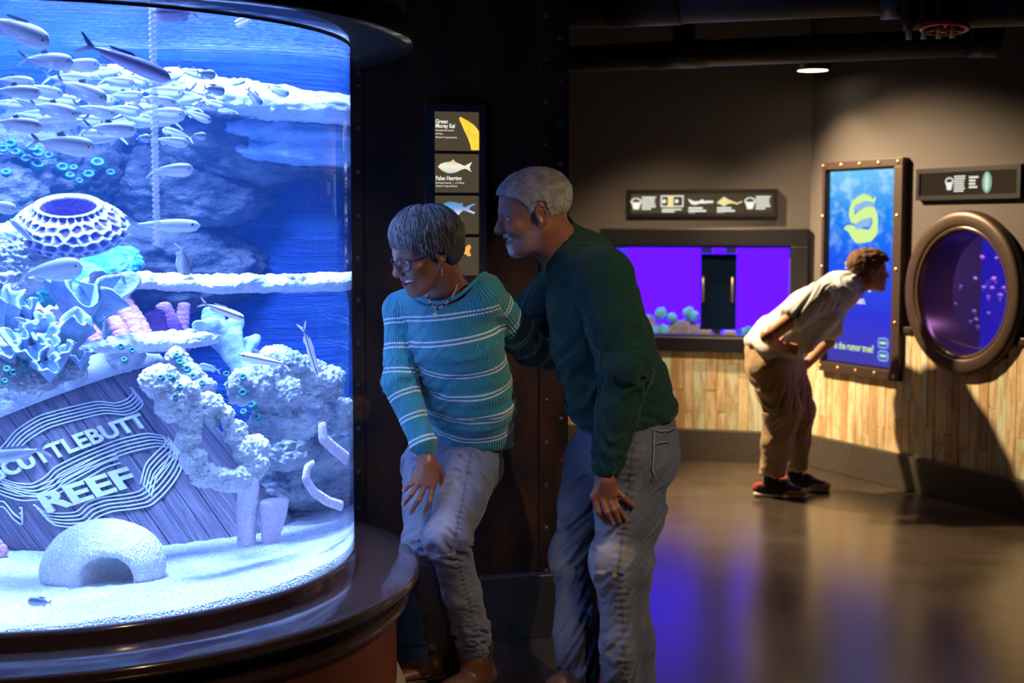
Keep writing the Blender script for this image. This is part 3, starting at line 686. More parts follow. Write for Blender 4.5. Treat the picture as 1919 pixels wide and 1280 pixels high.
for a in [(30, 625, .36, .050, .10, (15, -15), 1), (6, 640, .33, .055, .12, (10, -25), 2), (50, 668, .30, .038, .075, (25, -10), 3), (85, 640, .34, .030, .065, (20, 5), 4), (72, 695, .28, .040, .075, (28, -5), 5), (112, 695, .28, .036, .075, (25, 8), 6), (92, 672, .30, .036, .070, (25, 0), 7), (138, 660, .32, .042, .095, (18, 12), 8), (55, 605, .36, .022, .06, (15, 0), 9), (95, 715, .26, .034, .06, (30, 0), 10), (60, 650, .33, .026, .06, (15, -5), 11), (118, 655, .32, .028, .065, (20, 6), 12), (150, 690, .30, .026, .05, (24, 10), 13), (28, 690, .28, .030, .06, (26, -8), 14)]:
    cup(*a[:3], a[3], a[4], a[5], a[6], label=L_)
for a in [(150, 618, .40, .062, .13, (12, 10), 21), (185, 600, .42, .058, .11, (18, 25), 22), (128, 600, .42, .030, .12, (5, -12), 23)]:
    cup(*a[:3], a[3], a[4], a[5], a[6], label='pale blue folded plate coral rising behind the leafy cups', group='folded plate corals', name='plate_coral', amp=0.28, waves=3)
cup(92, 610, .46, .040, .06, (8, 0), 31, PALEP, 9, 'small pink vase sponge between the leafy cup corals', 'sponge', None, 'vase_sponge', 0.45, 0.05)
# barrel sponge with a white net of ridges
nt, ns = 200, 70; vs = []; prof = [(0.0, .30), (.1, .55), (.25, .85), (.45, 1.0), (.62, .97), (.8, .80), (.92, .62), (1.0, .54)]
def lerpprof(f):
    for (a, ra), (b, rb) in zip(prof[:-1], prof[1:]):
        if f <= b: return ra + (rb - ra) * (f - a) / (b - a)
    return prof[-1][1]
W_, H_ = 0.122, 0.150; rg = np.random.default_rng(6); NA, NF_ = 26, 7
seeds = [(((i + .5 * (j % 2) + rg.uniform(-.28, .28)) / NA) % 1, (j + .5 + rg.uniform(-.3, .3)) / NF_) for i in range(NA) for j in range(NF_)]; sd_ = np.array(seeds)
FF_, AA_ = np.meshgrid(np.linspace(0, 1, ns + 1), np.arange(nt) / nt, indexing='ij'); da_ = np.abs(AA_[..., None] - sd_[:, 0]); da_ = np.minimum(da_, 1 - da_) * NA; df_ = (FF_[..., None] - sd_[:, 1]) * NF_ * .8
dd_ = np.sort(np.hypot(da_, df_), -1)[..., :2]; rd_ = np.clip(1 - (dd_[..., 1] - dd_[..., 0]) / .42, 0, 1) ** 1.3; rd_ = np.maximum(rd_, np.clip((FF_ - .985) / .012, 0, 1))
R_g = W_ * np.vectorize(lerpprof)(FF_) + 0.011 * rd_
out = np.stack([R_g * np.cos(AA_ * 2 * np.pi), R_g * np.sin(AA_ * 2 * np.pi), H_ * FF_], -1).reshape(-1, 3); cols = list(rd_.ravel()); inn = []
for i in range(10):
    f = i / 9
    for k in range(nt):
        a = 2 * math.pi * k / nt; r = W_ * (.525 - 0.12 * f); inn.append((r * math.cos(a), r * math.sin(a), H_ * (1 - 0.75 * f))); cols.append(max(0, 1 - f * 9))
vs = np.concatenate([out, np.array(inn)])
Q = np.array([(i * nt + k, i * nt + (k + 1) % nt, (i + 1) * nt + (k + 1) % nt, (i + 1) * nt + k) for i in range(ns + 10) for k in range(nt)])
cc = np.array(cols)[:, None]; cc = np.array([[0.09, 0.04, 0.20]]) * (1 - cc) + np.array([[0.60, 0.68, 0.74]]) * cc
t = NT('net_sponge'); SPM = t.pbsdf(base=t.attr('Col', 'Color'), rough=0.85, normal=t.bump(t.noise(t.coord(), 90, 4), 0.5, 0.01))
c = T(132, 425, .55); m = Matrix.Translation(c) @ Euler((math.radians(28), math.radians(6), 0)).to_matrix().to_4x4() @ Matrix.Translation((0, 0, -0.08))
tag(mobj('barrel_sponge', npmesh('barrel_sponge', np.array(vs), Q, colors={'Col': cc}), SPM, None, m), 'purple barrel sponge wrapped in a white net of ridges', 'sponge')
# pink tube sponges
def tubesponge(pts, rads, mat, label, group=None, name='tube_sponge', rings=0.10, seed=0):
    rnd = random.Random(seed); C_ = [T(*p) for p in pts]; out = []; R_ = []
    n = 26
    for i in range(n + 1):
        f = i / n * (len(C_) - 1); k = min(int(f), len(C_) - 2); g = f - k
        c = C_[k].lerp(C_[k + 1], g); out.append(c); R_.append((rads[k] + (rads[k + 1] - rads[k]) * g) * (1 + rings * math.sin(i * 2.4 + seed) + rnd.uniform(-.03, .03)))
    tip = (out[-1] - out[-2]).normalized()
    for g, k in ((0.004, .82), (-0.004, .62), (-0.03, .5)): out.append(out[n] + tip * g); R_.append(R_[n] * k)
    base = out[0].copy(); mb = MB(); mb.tube([p - base for p in out], R_, 18)
    return tag(mb.build(name, mat, None, Matrix.Translation(base)), label, 'sponge', group)
Lp = 'pink ringed tube sponge standing behind the short shelf coral'
for i, (a, b, r) in enumerate([((272, 655, .52), (206, 548, .55), .022), ((285, 655, .54), (225, 550, .57), .020), ((230, 640, .48), (212, 598, .50), .020), ((180, 645, .50), (165, 612, .52), .020)]):
    tubesponge([a, ((a[0] + b[0]) / 2 + 3, (a[1] + b[1]) / 2, (a[2] + b[2]) / 2), b], [r * .9, r, r * .8], PINKC, Lp, 'pink tube sponges behind the shelf coral', seed=i)
PURPC = reef('purple_sponge', (0.26, 0.10, 0.42), (0.45, 0.20, 0.55), 30, 0.7, 60)
for i, (a, b, r) in enumerate([((292, 660, .62), (290, 585, .64), .026), ((340, 660, .66), (305, 570, .68), .020), ((330, 665, .70), (345, 570, .72), .016)]):
    tubesponge([a, ((a[0] + b[0]) / 2 + 3, (a[1] + b[1]) / 2, (a[2] + b[2]) / 2), b], [r, r, r * .85], PURPC, 'dim purple tube sponge in the shade under the long shelf coral', 'purple tube sponges in the shade', seed=i + 5)
# two pale tube sponges in the sand, curved rope sponge at the right
s1 = Tz(462, 1024, .578); s2 = Tz(506, 1020, .578)
def handle(pt, pairs, mat, label, seed):
    def f(px, py): return T(px, py, Y=pt.y)
    C_ = [f(*p[:2]) for p in pairs]; rad = [p[2] for p in pairs]; out = []; R_ = []; n = 24
    for i in range(n + 1):
        g = i / n * (len(C_) - 1); k = min(int(g), len(C_) - 2); g -= k
        out.append(C_[k].lerp(C_[k + 1], g)); R_.append(rad[k] + (rad[k + 1] - rad[k]) * g)
    tip = (out[-1] - out[-2]).normalized()
    out += [out[n] + tip * .006, out[n] + tip * .004, out[n] - tip * .03]; R_ += [R_[n] * .88, R_[n] * .60, R_[n] * .5]
    base = out[0].copy(); mb = MB(); mb.tube([p - base for p in out], R_, 22); o = mb.build('tube_sponge', mat, None, Matrix.Translation(base)); return tag(o, label, 'sponge')
t = NT('pitted_sponge'); v = t.coord(); pv = t.vor(v, 230)
PITS = t.pbsdf(base=t.mix(t.ramp(pv, [(0.10, 1), (0.30, 0)]), (0.95, 0.78, 0.80), (0.50, 0.34, 0.45)), rough=0.85, normal=t.bump(pv, 0.8, 0.01))
handle(s1, [(462, 1030, .022), (462, 985, .023), (464, 940, .025), (466, 893, .026)], PITS, 'tall pale pink tube sponge with dark pits standing in the sand', 1)
handle(s2, [(505, 1026, .018), (508, 1000, .024), (513, 965, .032), (514, 940, .036)], PALEP, 'short pale pink tube sponge widening upwards beside the tall one', 2)
tubesponge([(640, 948, .20), (615, 940, .20), (588, 922, .20), (573, 898, .20), (576, 876, .20), (586, 868, .20)], [.016, .015, .014, .013, .012, .010], PALEP, 'thin pink rope sponge curling up from the sand by the glass edge', name='rope_sponge', rings=0.03)
tubesponge([(650, 860, .28), (628, 842, .28), (606, 822, .28), (604, 795, .28)], [.020, .018, .016, .014], PALEP, 'thick pink rope sponge hooked above the curling one', name='rope_sponge', rings=0.03)
# brain coral cave on the sand
c0 = Tz(172, 1100, .574) + Vector((0, 0.10, 0))
def brain():
    V_ = Vol(np.array(c0) - [.24, .22, .06], np.array(c0) + [.24, .22, .24], 0.005)
    V_.ell(np.array(c0) + [0, 0, .045], (.142, .125, .125), .02); V_.ell(np.array(c0) + [-.06, -.04, .03], (.075, .075, .075), .03); V_.ell(np.array(c0) + [.07, -.02, .03], (.075, .08, .085), .03)
    V_.ell(np.array(c0) + [.035, -.105, .020], (.062, .105, .062), .02, sub=True)
    v, q = V_.nets(1); n = vnormals(v, q); v = v + n * (0.005 * vnoise(v, 14, 2, 2) + 0.0012 * np.sin(vnoise(v, 22, 4, 1) * 26))[:, None]
    base = np.array(c0); return mobj('brain_coral', npmesh('brain_coral', v - base, q), BRAINM, None, Matrix.Translation(base))
t = NT('brain_coral'); v = t.coord(); w = t.n('TexWave', wave_type='BANDS', ins={'Vector': v, 'Scale': 42, 'Distortion': 14, 'Detail': 2, 'Detail Scale': 1.6}).outputs['Fac']
BRAINM = t.pbsdf(base=t.mix(w, (0.60, 0.57, 0.56), (0.82, 0.80, 0.76)), rough=0.85, spec=0.15, normal=t.bump(w, 0.6, 0.006))
tag(brain(), 'round white brain coral with a cave opening, resting on the sand', 'coral')
# pink coral at the left picture edge
pc = Tz(-10, 1052, .572); blobs('pink_coral', [(pc.x, pc.y, pc.z + .01, .022), (pc.x + .006, pc.y, pc.z + .035, .020), (pc.x - .006, pc.y, pc.z + .060, .018), (pc.x - .012, pc.y, pc.z + .082, .014)], PINKC, 'small pink coral on the sand left of the brain coral', 'coral', 0.004, 0.004, 50, world=True)

# ---- wooden cask leaning in the sand
B0 = Tz(250, 1030, .585)
A_ = Vector((-0.434, 0.025, 0.83)).normalized()
vw = (B0 - CAMP); vw.z = 0; vw.normalize(); N_ = (vw - A_ * vw.dot(A_)).normalized()
def Rb(z): return 0.294 - 0.038 * ((z - 0.15) / 0.6) ** 2
ZB, ZT = -0.12, 0.573
O_ = B0 + N_ * Rb(0)
CM = Matrix((-N_, A_.cross(-N_), A_)).transposed().to_4x4(); CM.translation = O_
CMi = CM.inverted()
cask = empty('wooden_cask', mat=CM); tag(cask, 'huge weathered wooden cask leaning in the sand with carved white lettering', 'cask')
t = NT('sunken_wood'); v = t.coord(); oi = t.n('ObjectInfo').outputs['Random']
vv = t.n('VectorMath', operation='ADD', ins={0: t.n('Mapping', ins={'Vector': v, 'Scale': (60, 60, 3.0)}).outputs[0], 1: t.n('CombineXYZ', ins={0: t.math('MULTIPLY', oi, 40), 2: t.math('MULTIPLY', oi, 13)}).outputs[0]}).outputs[0]
gr = t.noise(vv, 2.0, 6, 0.7)
c = t.mix(t.ramp(gr, [(0.35, 0), (0.62, 1)]), (0.09, 0.075, 0.09), (0.30, 0.26, 0.28)); c = t.mix(t.math('MULTIPLY', oi, 0.4), c, (0.26, 0.22, 0.27))
WOODM = t.pbsdf(base=c, rough=0.85, spec=0.15, normal=t.bump(gr, 0.8, 0.008))
NS = 40; da = 2 * math.pi / NS; nz = 14; vs = []; fs = []
for i in range(nz + 1):
    z = ZB + (ZT - ZB) * i / nz
    for r_off in (0.0, -0.025):
        for k in range(4): 
            a = (-0.5 + 0.028 + (1 - 0.056) * k / 3) * da; edge = -0.003 if k in (0, 3) and r_off == 0 else 0
            vs.append(((Rb(z) + r_off + edge) * math.cos(a), (Rb(z) + r_off) * math.sin(a), z))
for i in range(nz):
    a, b = i * 8, (i + 1) * 8
    for k in range(3): fs.append((a + k, a + k + 1, b + k + 1, b + k)); fs.append((a + 4 + k + 1, a + 4 + k, b + 4 + k, b + 4 + k + 1))
    fs.append((a + 3, a + 7, b + 7, b + 3)); fs.append((a + 4, a, b, b + 4))
e = nz * 8; fs.append((e, e + 1, e + 2, e + 3, e + 7, e + 6, e + 5, e + 4))
mb = MB(); mb.add(vs, fs); sm = mb.mesh('stave'); rnd = random.Random(3)
for k in range(NS):
    o = mobj('stave', sm, WOODM, cask); o.matrix_local = Matrix.Rotation(k * da + 0.03, 4, 'Z') @ Matrix.Translation((rnd.uniform(-.0025, .002), 0, rnd.uniform(-.006, .0)))
HOOPM = reef('pale_hoop', (0.66, 0.66, 0.66), (0.80, 0.80, 0.78), 12, 0.35, 40)
def hoop(z0, z1, th): 
    ps = [(Rb(z0 + (z1 - z0) * f) + 0.001, z0 + (z1 - z0) * f) for f in (0, .5, 1)]
    pr = ps + [(r + th, z) for r, z in reversed(ps)] + [ps[0]]
    return MB().lathe(pr, 96).build('hoop', HOOPM, cask)
hoop(0.496, 0.573, 0.013)
MB().lathe([(0.0, 0.53), (Rb(.53) - 0.01, 0.53)], 48).build('cask_head', WOODM, cask)
def bhit(px, py, off=0.0):
    p, r, L = Tray(px, py); lo_ = None; s_ = 0.0
    while s_ < L:
        q = CMi @ (p + r * s_)
        if math.hypot(q.x, q.y) < Rb(q.z) + off: return math.atan2(q.y, q.x), q.z
        s_ += 0.004
    return None
def onbar(a, z, off): r = Rb(z) + off; return (r * math.cos(a), r * math.sin(a), z)
LETM = M('carved_white', (0.80, 0.79, 0.78), 0.8, bump=(60, 0.3, 0.006))
def btext(body, px0, px1, hpx, bold):
    a = bhit(*px0); b = bhit(*px1); c = bhit(px0[0] - hpx * .45, px0[1] - hpx * .9)
    if not (a and b and c): return
    hz = math.hypot((c[0] - a[0]) * Rb(a[1]), c[1] - a[1])
    tmp = text(body, 1.0, LETM, None, None); wd = max(v.co.x for v in tmp.data.vertices); bpy.data.objects.remove(tmp)
    def tf(x, y, z): f = x / wd; return onbar(a[0] + (b[0] - a[0]) * f, a[1] + (b[1] - a[1]) * f + y * hz * 1.35, 0.004 + z * 8)
    text(body, 1.0, LETM, cask, None, 'lettering', 0.0006, bold, tf=tf)
btext('SCUTTLEBUTT', (0, 898), (274, 800), 31, 0.03)
btext('REEF', (90, 960), (256, 908), 40, 0.035)
lines = []
def fam(base, n, dx, dy, grow=0.0):
    for i in range(n): lines.append([(x + dx * i + grow * i * (j / len(base)), y + dy * i) for j, (x, y) in enumerate(base)])
fam([(-6, 848), (8, 834), (30, 806), (70, 780), (120, 766), (180, 752), (215, 757), (236, 750), (248, 738), (246, 728), (238, 727)], 5, 4.5, 5.5)
fam([(-6, 892), (30, 905), (60, 908), (85, 895), (102, 876), (150, 852), (220, 824), (275, 812), (306, 818), (310, 832), (290, 850), (272, 870), (266, 892), (262, 912)], 5, 5, 6.0, 0)
fam([(65, 945), (82, 958), (110, 962), (145, 960), (162, 942), (190, 932), (230, 928), (262, 922), (290, 895), (312, 865), (322, 838), (310, 815)], 5, 5.5, 6.5)
fam([(-8, 905), (0, 925), (40, 938), (78, 936), (110, 925), (160, 898), (200, 875), (232, 866)], 4, -4, -8)
fam([(-5, 940), (10, 938), (25, 960), (45, 975), (42, 950), (38, 952)], 2, 0, 10)
mb = MB()
for ln in lines:
    pts = []
    for (x0, y0), (x1, y1) in zip(ln[:-1], ln[1:]):
        for k in range(5):
            h_ = bhit(x0 + (x1 - x0) * k / 5, y0 + (y1 - y0) * k / 5)
            if h_: pts.append(Vector(onbar(h_[0], h_[1], 0.002)))
    if len(pts) > 4:
        for _ in range(2): pts = [pts[0]] + [(pts[i - 1] + pts[i] * 2 + pts[i + 1]) / 4 for i in range(1, len(pts) - 1)] + [pts[-1]]
        mb.tube(pts, 0.0024, 5)
tag(mb.build('carved_lines', LETM, cask), kind='stuff')
# crust on the hoop and the arch rock at its right
def crust(px, py, pxr, off, label, seed):
    h_ = bhit(px, py, 0.0)
    if not h_: return
    c = CM @ Vector(onbar(h_[0], min(h_[1] + .03, .57), off)); r = pxr
    return blobs('coral_crust', [(c.x, c.y, c.z, (r, r * .7, r * .75)), (c.x + r * .5, c.y - r * .2, c.z + r * .5, r * .6), (c.x - r * .4, c.y, c.z + r * .4, r * .6), (c.x + r * .1, c.y - r * .3, c.z - r * .5, r * .5)], WHITEC, label, 'coral', 0.0045, 0.008, 45, 0.012, world=True, seed=seed)
c1 = crust(232, 692, .044, .022, 'largest white coral crust lump sitting on the cask rim', 3)
if c1: polyps(c1, [(226, 648, .33, .010), (248, 655, .33, .010), (232, 672, .32, .010)])
crust(138, 726, .034, .02, 'middle white coral crust lump draped over the cask rim', 4)
crust(28, 762, .042, .02, 'white coral crust lump at the low left end of the cask rim', 6)
crust(60, 752, .030, .018, 'small white coral crust lump beside the low left one on the rim', 7)
blobs('reef_rock', [(20, 690, .30, .055), (60, 700, .31, .05), (125, 680, .32, .045), (0, 670, .33, .06), (90, 690, .33, .05)], ROCKM, 'white crusted rock with teal polyps filling the space behind the cask rim', 'rock', 0.006, 0.014, 30, 0.02)
polyps(bpy.data.objects['reef_rock.007'], [(12, 690, .245, .012), (26, 698, .245, .012), (42, 688, .25, .010), (10, 712, .24, .010), (45, 678, .255, .011)])
arch = [(300, 715, .24, .045), (335, 738, .24, .045), (325, 760, .235, .04), (372, 762, .25, .035), (358, 790, .24, .030), (352, 825, .24, .029), (362, 862, .24, .030), (384, 890, .24, .030), (415, 898, .24, .032), (448, 898, .24, .034), (478, 872, .25, .034), (462, 845, .25, .036), (440, 810, .26, .034), (415, 780, .26, .030), (395, 760, .26, .030), (480, 840, .27, .035)]
blobs('arch_rock', arch, WHITEC, 'rough white coral arch with a hole, grown over the side of the cask', 'coral', 0.0055, 0.012, 38, 0.02, holes=[(398, 820, .22, (.022, .1, .040)), (408, 850, .22, (.022, .1, .035)), (390, 795, .22, (.016, .1, .03))])
ar = bpy.data.objects['arch_rock']; polyps(ar, [(300, 706, .19, .010), (318, 705, .19, .011), (338, 722, .19, .010), (330, 742, .19, .010)])
# reflection on the tank glass, built as a translucent ribbed tube in the water
hp = [T(290, 40 + 21 * i, .12) for i in range(21)]; hp = [Vector((hp[10].x, hp[10].y, q.z)) for q in hp]
t = NT('clear_ribbed_reflection'); tr = t.n('BsdfTransparent', ins={'Color': (0.9, 0.93, 1)}); df = t.n('BsdfPrincipled', ins={'Base Color': (0.75, 0.72, 0.7, 1), 'Roughness': 0.4}); mx = t.n('MixShader', ins={0: 0.38}); t.t.links.new(tr.outputs[0], mx.inputs[1]); t.t.links.new(df.outputs[0], mx.inputs[2]); t.t.links.new(mx.outputs[0], t.out.inputs[0])
mb = MB(); z0, z1 = hp[-1].z, 2.30; n = 170; mb.lathe([(0.0085 + 0.0022 * math.sin(i * math.pi / 1.5), (z1 - z0) * i / n) for i in range(n)], 14)
tag(mb.build('ribbed_reflection', t.m, None, Matrix.Translation((hp[0].x, hp[0].y, z0))), 'translucent ribbed tube imitating a reflection on the round aquarium glass', 'reflection')

# ---- fish
def fishmesh(hh=0.14, ww=0.085, fork=0.16, tailw=0.20, dors=(0.08, -0.1, 0.07), eye=True, nose=0.5):
    """unit long fish along x (head +x), back +z"""
    n, m = 15, 12; vs = []; fs = []
    for i in range(n):
        f = i / (n - 1); x = 0.5 - f * 0.82
        e = math.sin(math.pi * min(1, f ** nose * 1.0)) if f < 1 else 0
        prof = (max(0.0, 4 * (f ** .62) * (1 - f ** .62))) ** .75
        zt = hh * .5 * max(prof, 0.10 if f > .5 else 0.02); zb = zt * 1.08; w = ww * .5 * max(prof, 0.06 if f > .5 else 0.02)
        for k in range(m):
            a = 2 * math.pi * k / m; s_ = math.sin(a); vs.append((x, w * math.cos(a), (zt if s_ > 0 else zb) * s_))
    for i in range(n - 1):
        for k in range(m): fs.append((i * m + k, i * m + (k + 1) % m, (i + 1) * m + (k + 1) % m, (i + 1) * m + k))
    fs.append(tuple(range(m - 1, -1, -1)))
    mb = MB(); mb.add(vs, fs, True); t0 = -0.30
    mb.prism([(t0, 0.015), (t0, -0.015), (t0 - fork, -tailw * .55), (t0 - fork - .02, -tailw * .5), (t0 - .07, 0.0), (t0 - fork - .02, tailw * .5), (t0 - fork, tailw * .55)], -0.003, 0.003)
    a, b, hgt = dors; z = hh * .42
    mb.prism([(a, z), (b, z * .86), (b - .03, z + hgt * .35), (a - .06, z + hgt)], -0.003, 0.003)
    mb.prism([(-.08, -z * .95), (-.22, -z * .5), (-.22, -z * .9), (-.13, -z - hgt * .6)], -0.003, 0.003)
    for s_ in (-1, 1): mb.add([(.22, s_ * ww * .46, -hh * .2), (.20, s_ * ww * .46, -hh * .28), (.08, s_ * ww * .75, -hh * .42), (.10, s_ * ww * .75, -hh * .30)], [(0, 1, 2, 3)])
    return mb.mesh('fish')
def fishmat(name, back, side, belly, stripe=None, rough=0.35):
    t = NT(name); z = t.n('SeparateXYZ', ins={0: t.coord()}).outputs[2]; f = t.math('ADD', t.math('MULTIPLY', z, 4.6), 0.5)
    st = [(0.0, belly), (0.32, belly), (0.55, side), (0.72, back), (1.0, back)]
    if stripe: st = [(0.0, belly), (0.46, side), (0.50, stripe), (0.60, stripe), (0.64, side), (0.9, back)]
    c = t.ramp(f, st); c = t.mix(t.math('MULTIPLY', t.noise(t.coord(), 60, 2), 0.25), c, side)
    return t.pbsdf(base=c, rough=rough, metal=0.1, spec=0.6)
HERM = fishmat('herring_skin', (0.05, 0.06, 0.12), (0.34, 0.37, 0.44), (0.66, 0.68, 0.72))
DARKF = fishmat('dark_fish_skin', (0.02, 0.015, 0.06), (0.04, 0.03, 0.12), (0.45, 0.42, 0.60))
GREYF = fishmat('grey_fish_skin', (0.16, 0.15, 0.20), (0.38, 0.38, 0.46), (0.70, 0.70, 0.74))
PALEF = fishmat('pale_fish_skin', (0.16, 0.20, 0.30), (0.34, 0.39, 0.50), (0.62, 0.66, 0.72))
STRF = fishmat('striped_fish_skin', (0.55, 0.50, 0.52), (0.78, 0.72, 0.72), (0.85, 0.82, 0.80), (0.08, 0.05, 0.06))
EYEM = M('fish_eye', (0.01, 0.01, 0.02), 0.15)
MESHF = {'herring': fishmesh(.29, .11, .17, .27, (.06, -.06, .07)), 'deep': fishmesh(.34, .13, .16, .30, (.15, -.18, .05)), 'slim': fishmesh(.17, .09, .15, .20, (.12, -.15, .03)), 'chub': fishmesh(.40, .20, .12, .26, (.12, -.16, .06))}
EYES = MB().sphere((0, 0, 0), 0.017, 8, 5, (1, .5, 1)).mesh('eye')
def fish(kind, mat, px, py, Lpx, ang, face, s, label, group=None, yaw=None, name='fish', roll=0):
    """ang: degrees the nose points down (image); face 1 = right, -1 = left"""
    c = T(px, py, s); h = Lpx * .25; a = math.radians(ang)
    e0 = T(max(min(px + h * math.cos(a), 655), -400), py + h * math.sin(a), Y=c.y); e1 = T(px - h * math.cos(a), py - h * math.sin(a), Y=c.y)
    ln = min((e0 - e1).length * 2.15, 0.0022 * Lpx) 
    if yaw is None: yaw = random.uniform(-18, 18)
    m = Matrix.Translation(c) @ Matrix.Rotation(a, 4, 'Y') @ (Matrix.Identity(4) if face > 0 else Matrix.Rotation(math.pi, 4, 'Z')) @ Matrix.Rotation(math.radians(yaw), 4, 'Z') @ Matrix.Rotation(math.radians(roll), 4, 'X') @ Matrix.Scale(ln, 4)
    me = MESHF[kind] if not MESHF[kind].materials or MESHF[kind].materials[0] == mat else MESHF.setdefault(kind + mat.name, None)
    if me is None: me = MESHF[kind].copy(); me.materials.clear(); me.materials.append(mat); MESHF[kind + mat.name] = me
    o = mobj(name, me, mat, None, m)
    for s_ in (-1, 1):
        w_ = {'herring': .045, 'deep': .053, 'slim': .037, 'chub': .082}[kind]
        mobj('eye', EYES, EYEM, o, Matrix.Translation((.40, s_ * w_, .014)))
    return tag(o, label, 'fish', group)
random.seed(8)
SCH = [(85, 113, 108, 5, 1, .14), (138, 122, 90, -3, 1, .20), (25, 152, 85, 7, 1, .22), (28, 171, 90, 4, 1, .15), (125, 148, 100, 5, 1, .26), (150, 168, 110, 22, 1, .14), (72, 168, 85, 12, 1, .30), (98, 205, 105, 14, 1, .15), (175, 206, 80, 13, 1, .22), (30, 232, 95, 8, 1, .12), (120, 228, 105, -5, -1, .24), (115, 270, 125, 8, 1, .12), (160, 270, 85, 4, -1, .28), (205, 241, 92, 4, 1, .16), (195, 256, 100, 2, -1, .26), (218, 152, 70, 6, 1, .24), (248, 148, 64, 16, 1, .30), (232, 179, 72, 1, 1, .26), (228, 205, 72, 10, 1, .28), (292, 187, 70, 10, 1, .26), (300, 172, 90, 3, 1, .34), (350, 182, 100, 0, -1, .36), (303, 213, 92, 3, 1, .22), (298, 228, 85, 4, -1, .34), (356, 206, 56, -6, -1, .32), (368, 216, 56, 22, 1, .28), (398, 192, 50, 16, 1, .34), (428, 208, 36, 3, -1, .36), (362, 136, 62, 12, 1, .30), (318, 145, 70, -12, -1, .36), (335, 252, 60, 18, -1, .30), (318, 264, 66, 8, 1, .26), (60, 190, 90, 9, 1, .33), (10, 195, 80, 4, 1, .36), (180, 185, 80, 6, 1, .34), (265, 195, 85, 4, 1, .38), (150, 225, 90, 6, 1, .38), (240, 228, 85, 0, 1, .38), (60, 215, 85, 4, 1, .38), (195, 135, 95, -6, -1, .40), (255, 220, 80, 12, 1, .34), (100, 185, 90, 8, 1, .38), (210, 165, 85, 4, 1, .38)]
for f in SCH:
    lb, gp = ('silver herring swimming against the stream of the dense school', 'herrings swimming against the school') if f[4] < 0 else ('silver herring nosing down steeply within the dense school', 'herrings nosing down in the school') if f[3] > 11 else ('silver herring swimming level in the dense school below the water surface', 'herrings swimming level in the school')
    fish('herring', HERM, *f, lb, gp, name='herring')
fish('herring', HERM, 318, 319, 84, -3, 1, .18, 'single silver herring swimming just below the school', name='herring', yaw=4)
for px, py, L, y in ((268, 258, 40, 72), (372, 254, 36, 65), (385, 138, 44, 60), (400, 168, 46, 55)): fish('chub', PALEF, px, py, L, 5, 1, .22, 'small rounded fish seen end on at the edge of the herring school', 'small round fish', y, 'small_fish')
for px, py, L, a in ((352, 165, 40, -70), (443, 155, 30, -30), (520, 170, 40, 20), (475, 180, 40, 60)): fish('chub', PALEF, px, py, L, a, 1, .40, 'small pale fish hovering in front of the white rock ledge', 'small fish at the ledge', 20, 'small_fish')
fish('slim', DARKF, 232, 112, 176, 22, 1, .10, 'large dark parrotfish with a forked tail above the herring school', name='parrotfish', yaw=8)
fish('deep', GREYF, 30, 55, 125, 25, 1, .12, 'large grey snapper nosing down near the water surface', name='snapper', yaw=6)
fish('chub', DARKF, 330, 24, 84, -8, -1, .14, 'plump dark surgeonfish right under the water surface', name='surgeonfish', yaw=25)
fish('chub', DARKF, 460, 38, 40, -35, -1, .30, 'tiny dark fish under the hood seam', name='small_fish', yaw=30)
fish('slim', PALEF, 304, 422, 136, 1, 1, .14, 'slim pale fish gliding in front of the blue hollow', name='creolefish', yaw=3)
fish('deep', PALEF, 92, 507, 118, -8, 1, .16, 'pale fish with a forked tail above the leafy cup corals', name='chromis', yaw=5)
fish('deep', PALEF, -6, 386, 70, 12, 1, .2, 'pale rounded fish left of the barrel sponge', name='chromis', yaw=5)
fish('slim', PALEF, 46, 436, 66, 52, -1, .3, 'bluish fish diving tail up beside the barrel sponge', name='wrasse', yaw=10)
fish('deep', GREYF, 343, 487, 74, 102, 1, .2, 'grey fish diving nose down above the long shelf coral', name='damselfish', yaw=40)
fish('slim', PALEF, 230, 521, 30, 85, 1, .4, 'tiny fish diving onto the long shelf coral', name='small_fish', yaw=30)
fish('slim', STRF, 415, 581, 86, 22, 1, .2, 'pinkish striped wrasse above the elkhorn coral', name='wrasse', yaw=6)
fish('slim', STRF, 580, 652, 100, 74, 1, .10, 'striped wrasse hanging nose down by the right glass edge', name='wrasse', yaw=15)
fish('slim', STRF, 500, 676, 96, 14, -1, .3, 'thin striped goby resting on the crusted rock slope', name='goby', yaw=4)
fish('slim', PALEF, 197, 614, 50, 100, 1, .26, 'white fish standing upright among the pink tube sponges', name='small_fish', yaw=20)
fish('deep', PALEF, 394, 690, 40, 20, -1, .36, 'faint blue fish in the shade under the elkhorn coral', name='small_fish', yaw=10)
fish('slim', PALEF, 22, 852, 150, -10, -1, .06, 'white fish passing close in front of the cask lettering', name='chromis', yaw=-4)
fish('chub', PALEF, 76, 1128, 44, 8, -1, .03, 'small pale fish hovering over the sand in front of the brain coral', name='small_fish', yaw=10)
fish('deep', PALEF, 35, 598, 26, 20, 1, .25, 'tiny fish beside the upper leafy cup coral', name='small_fish', yaw=10)
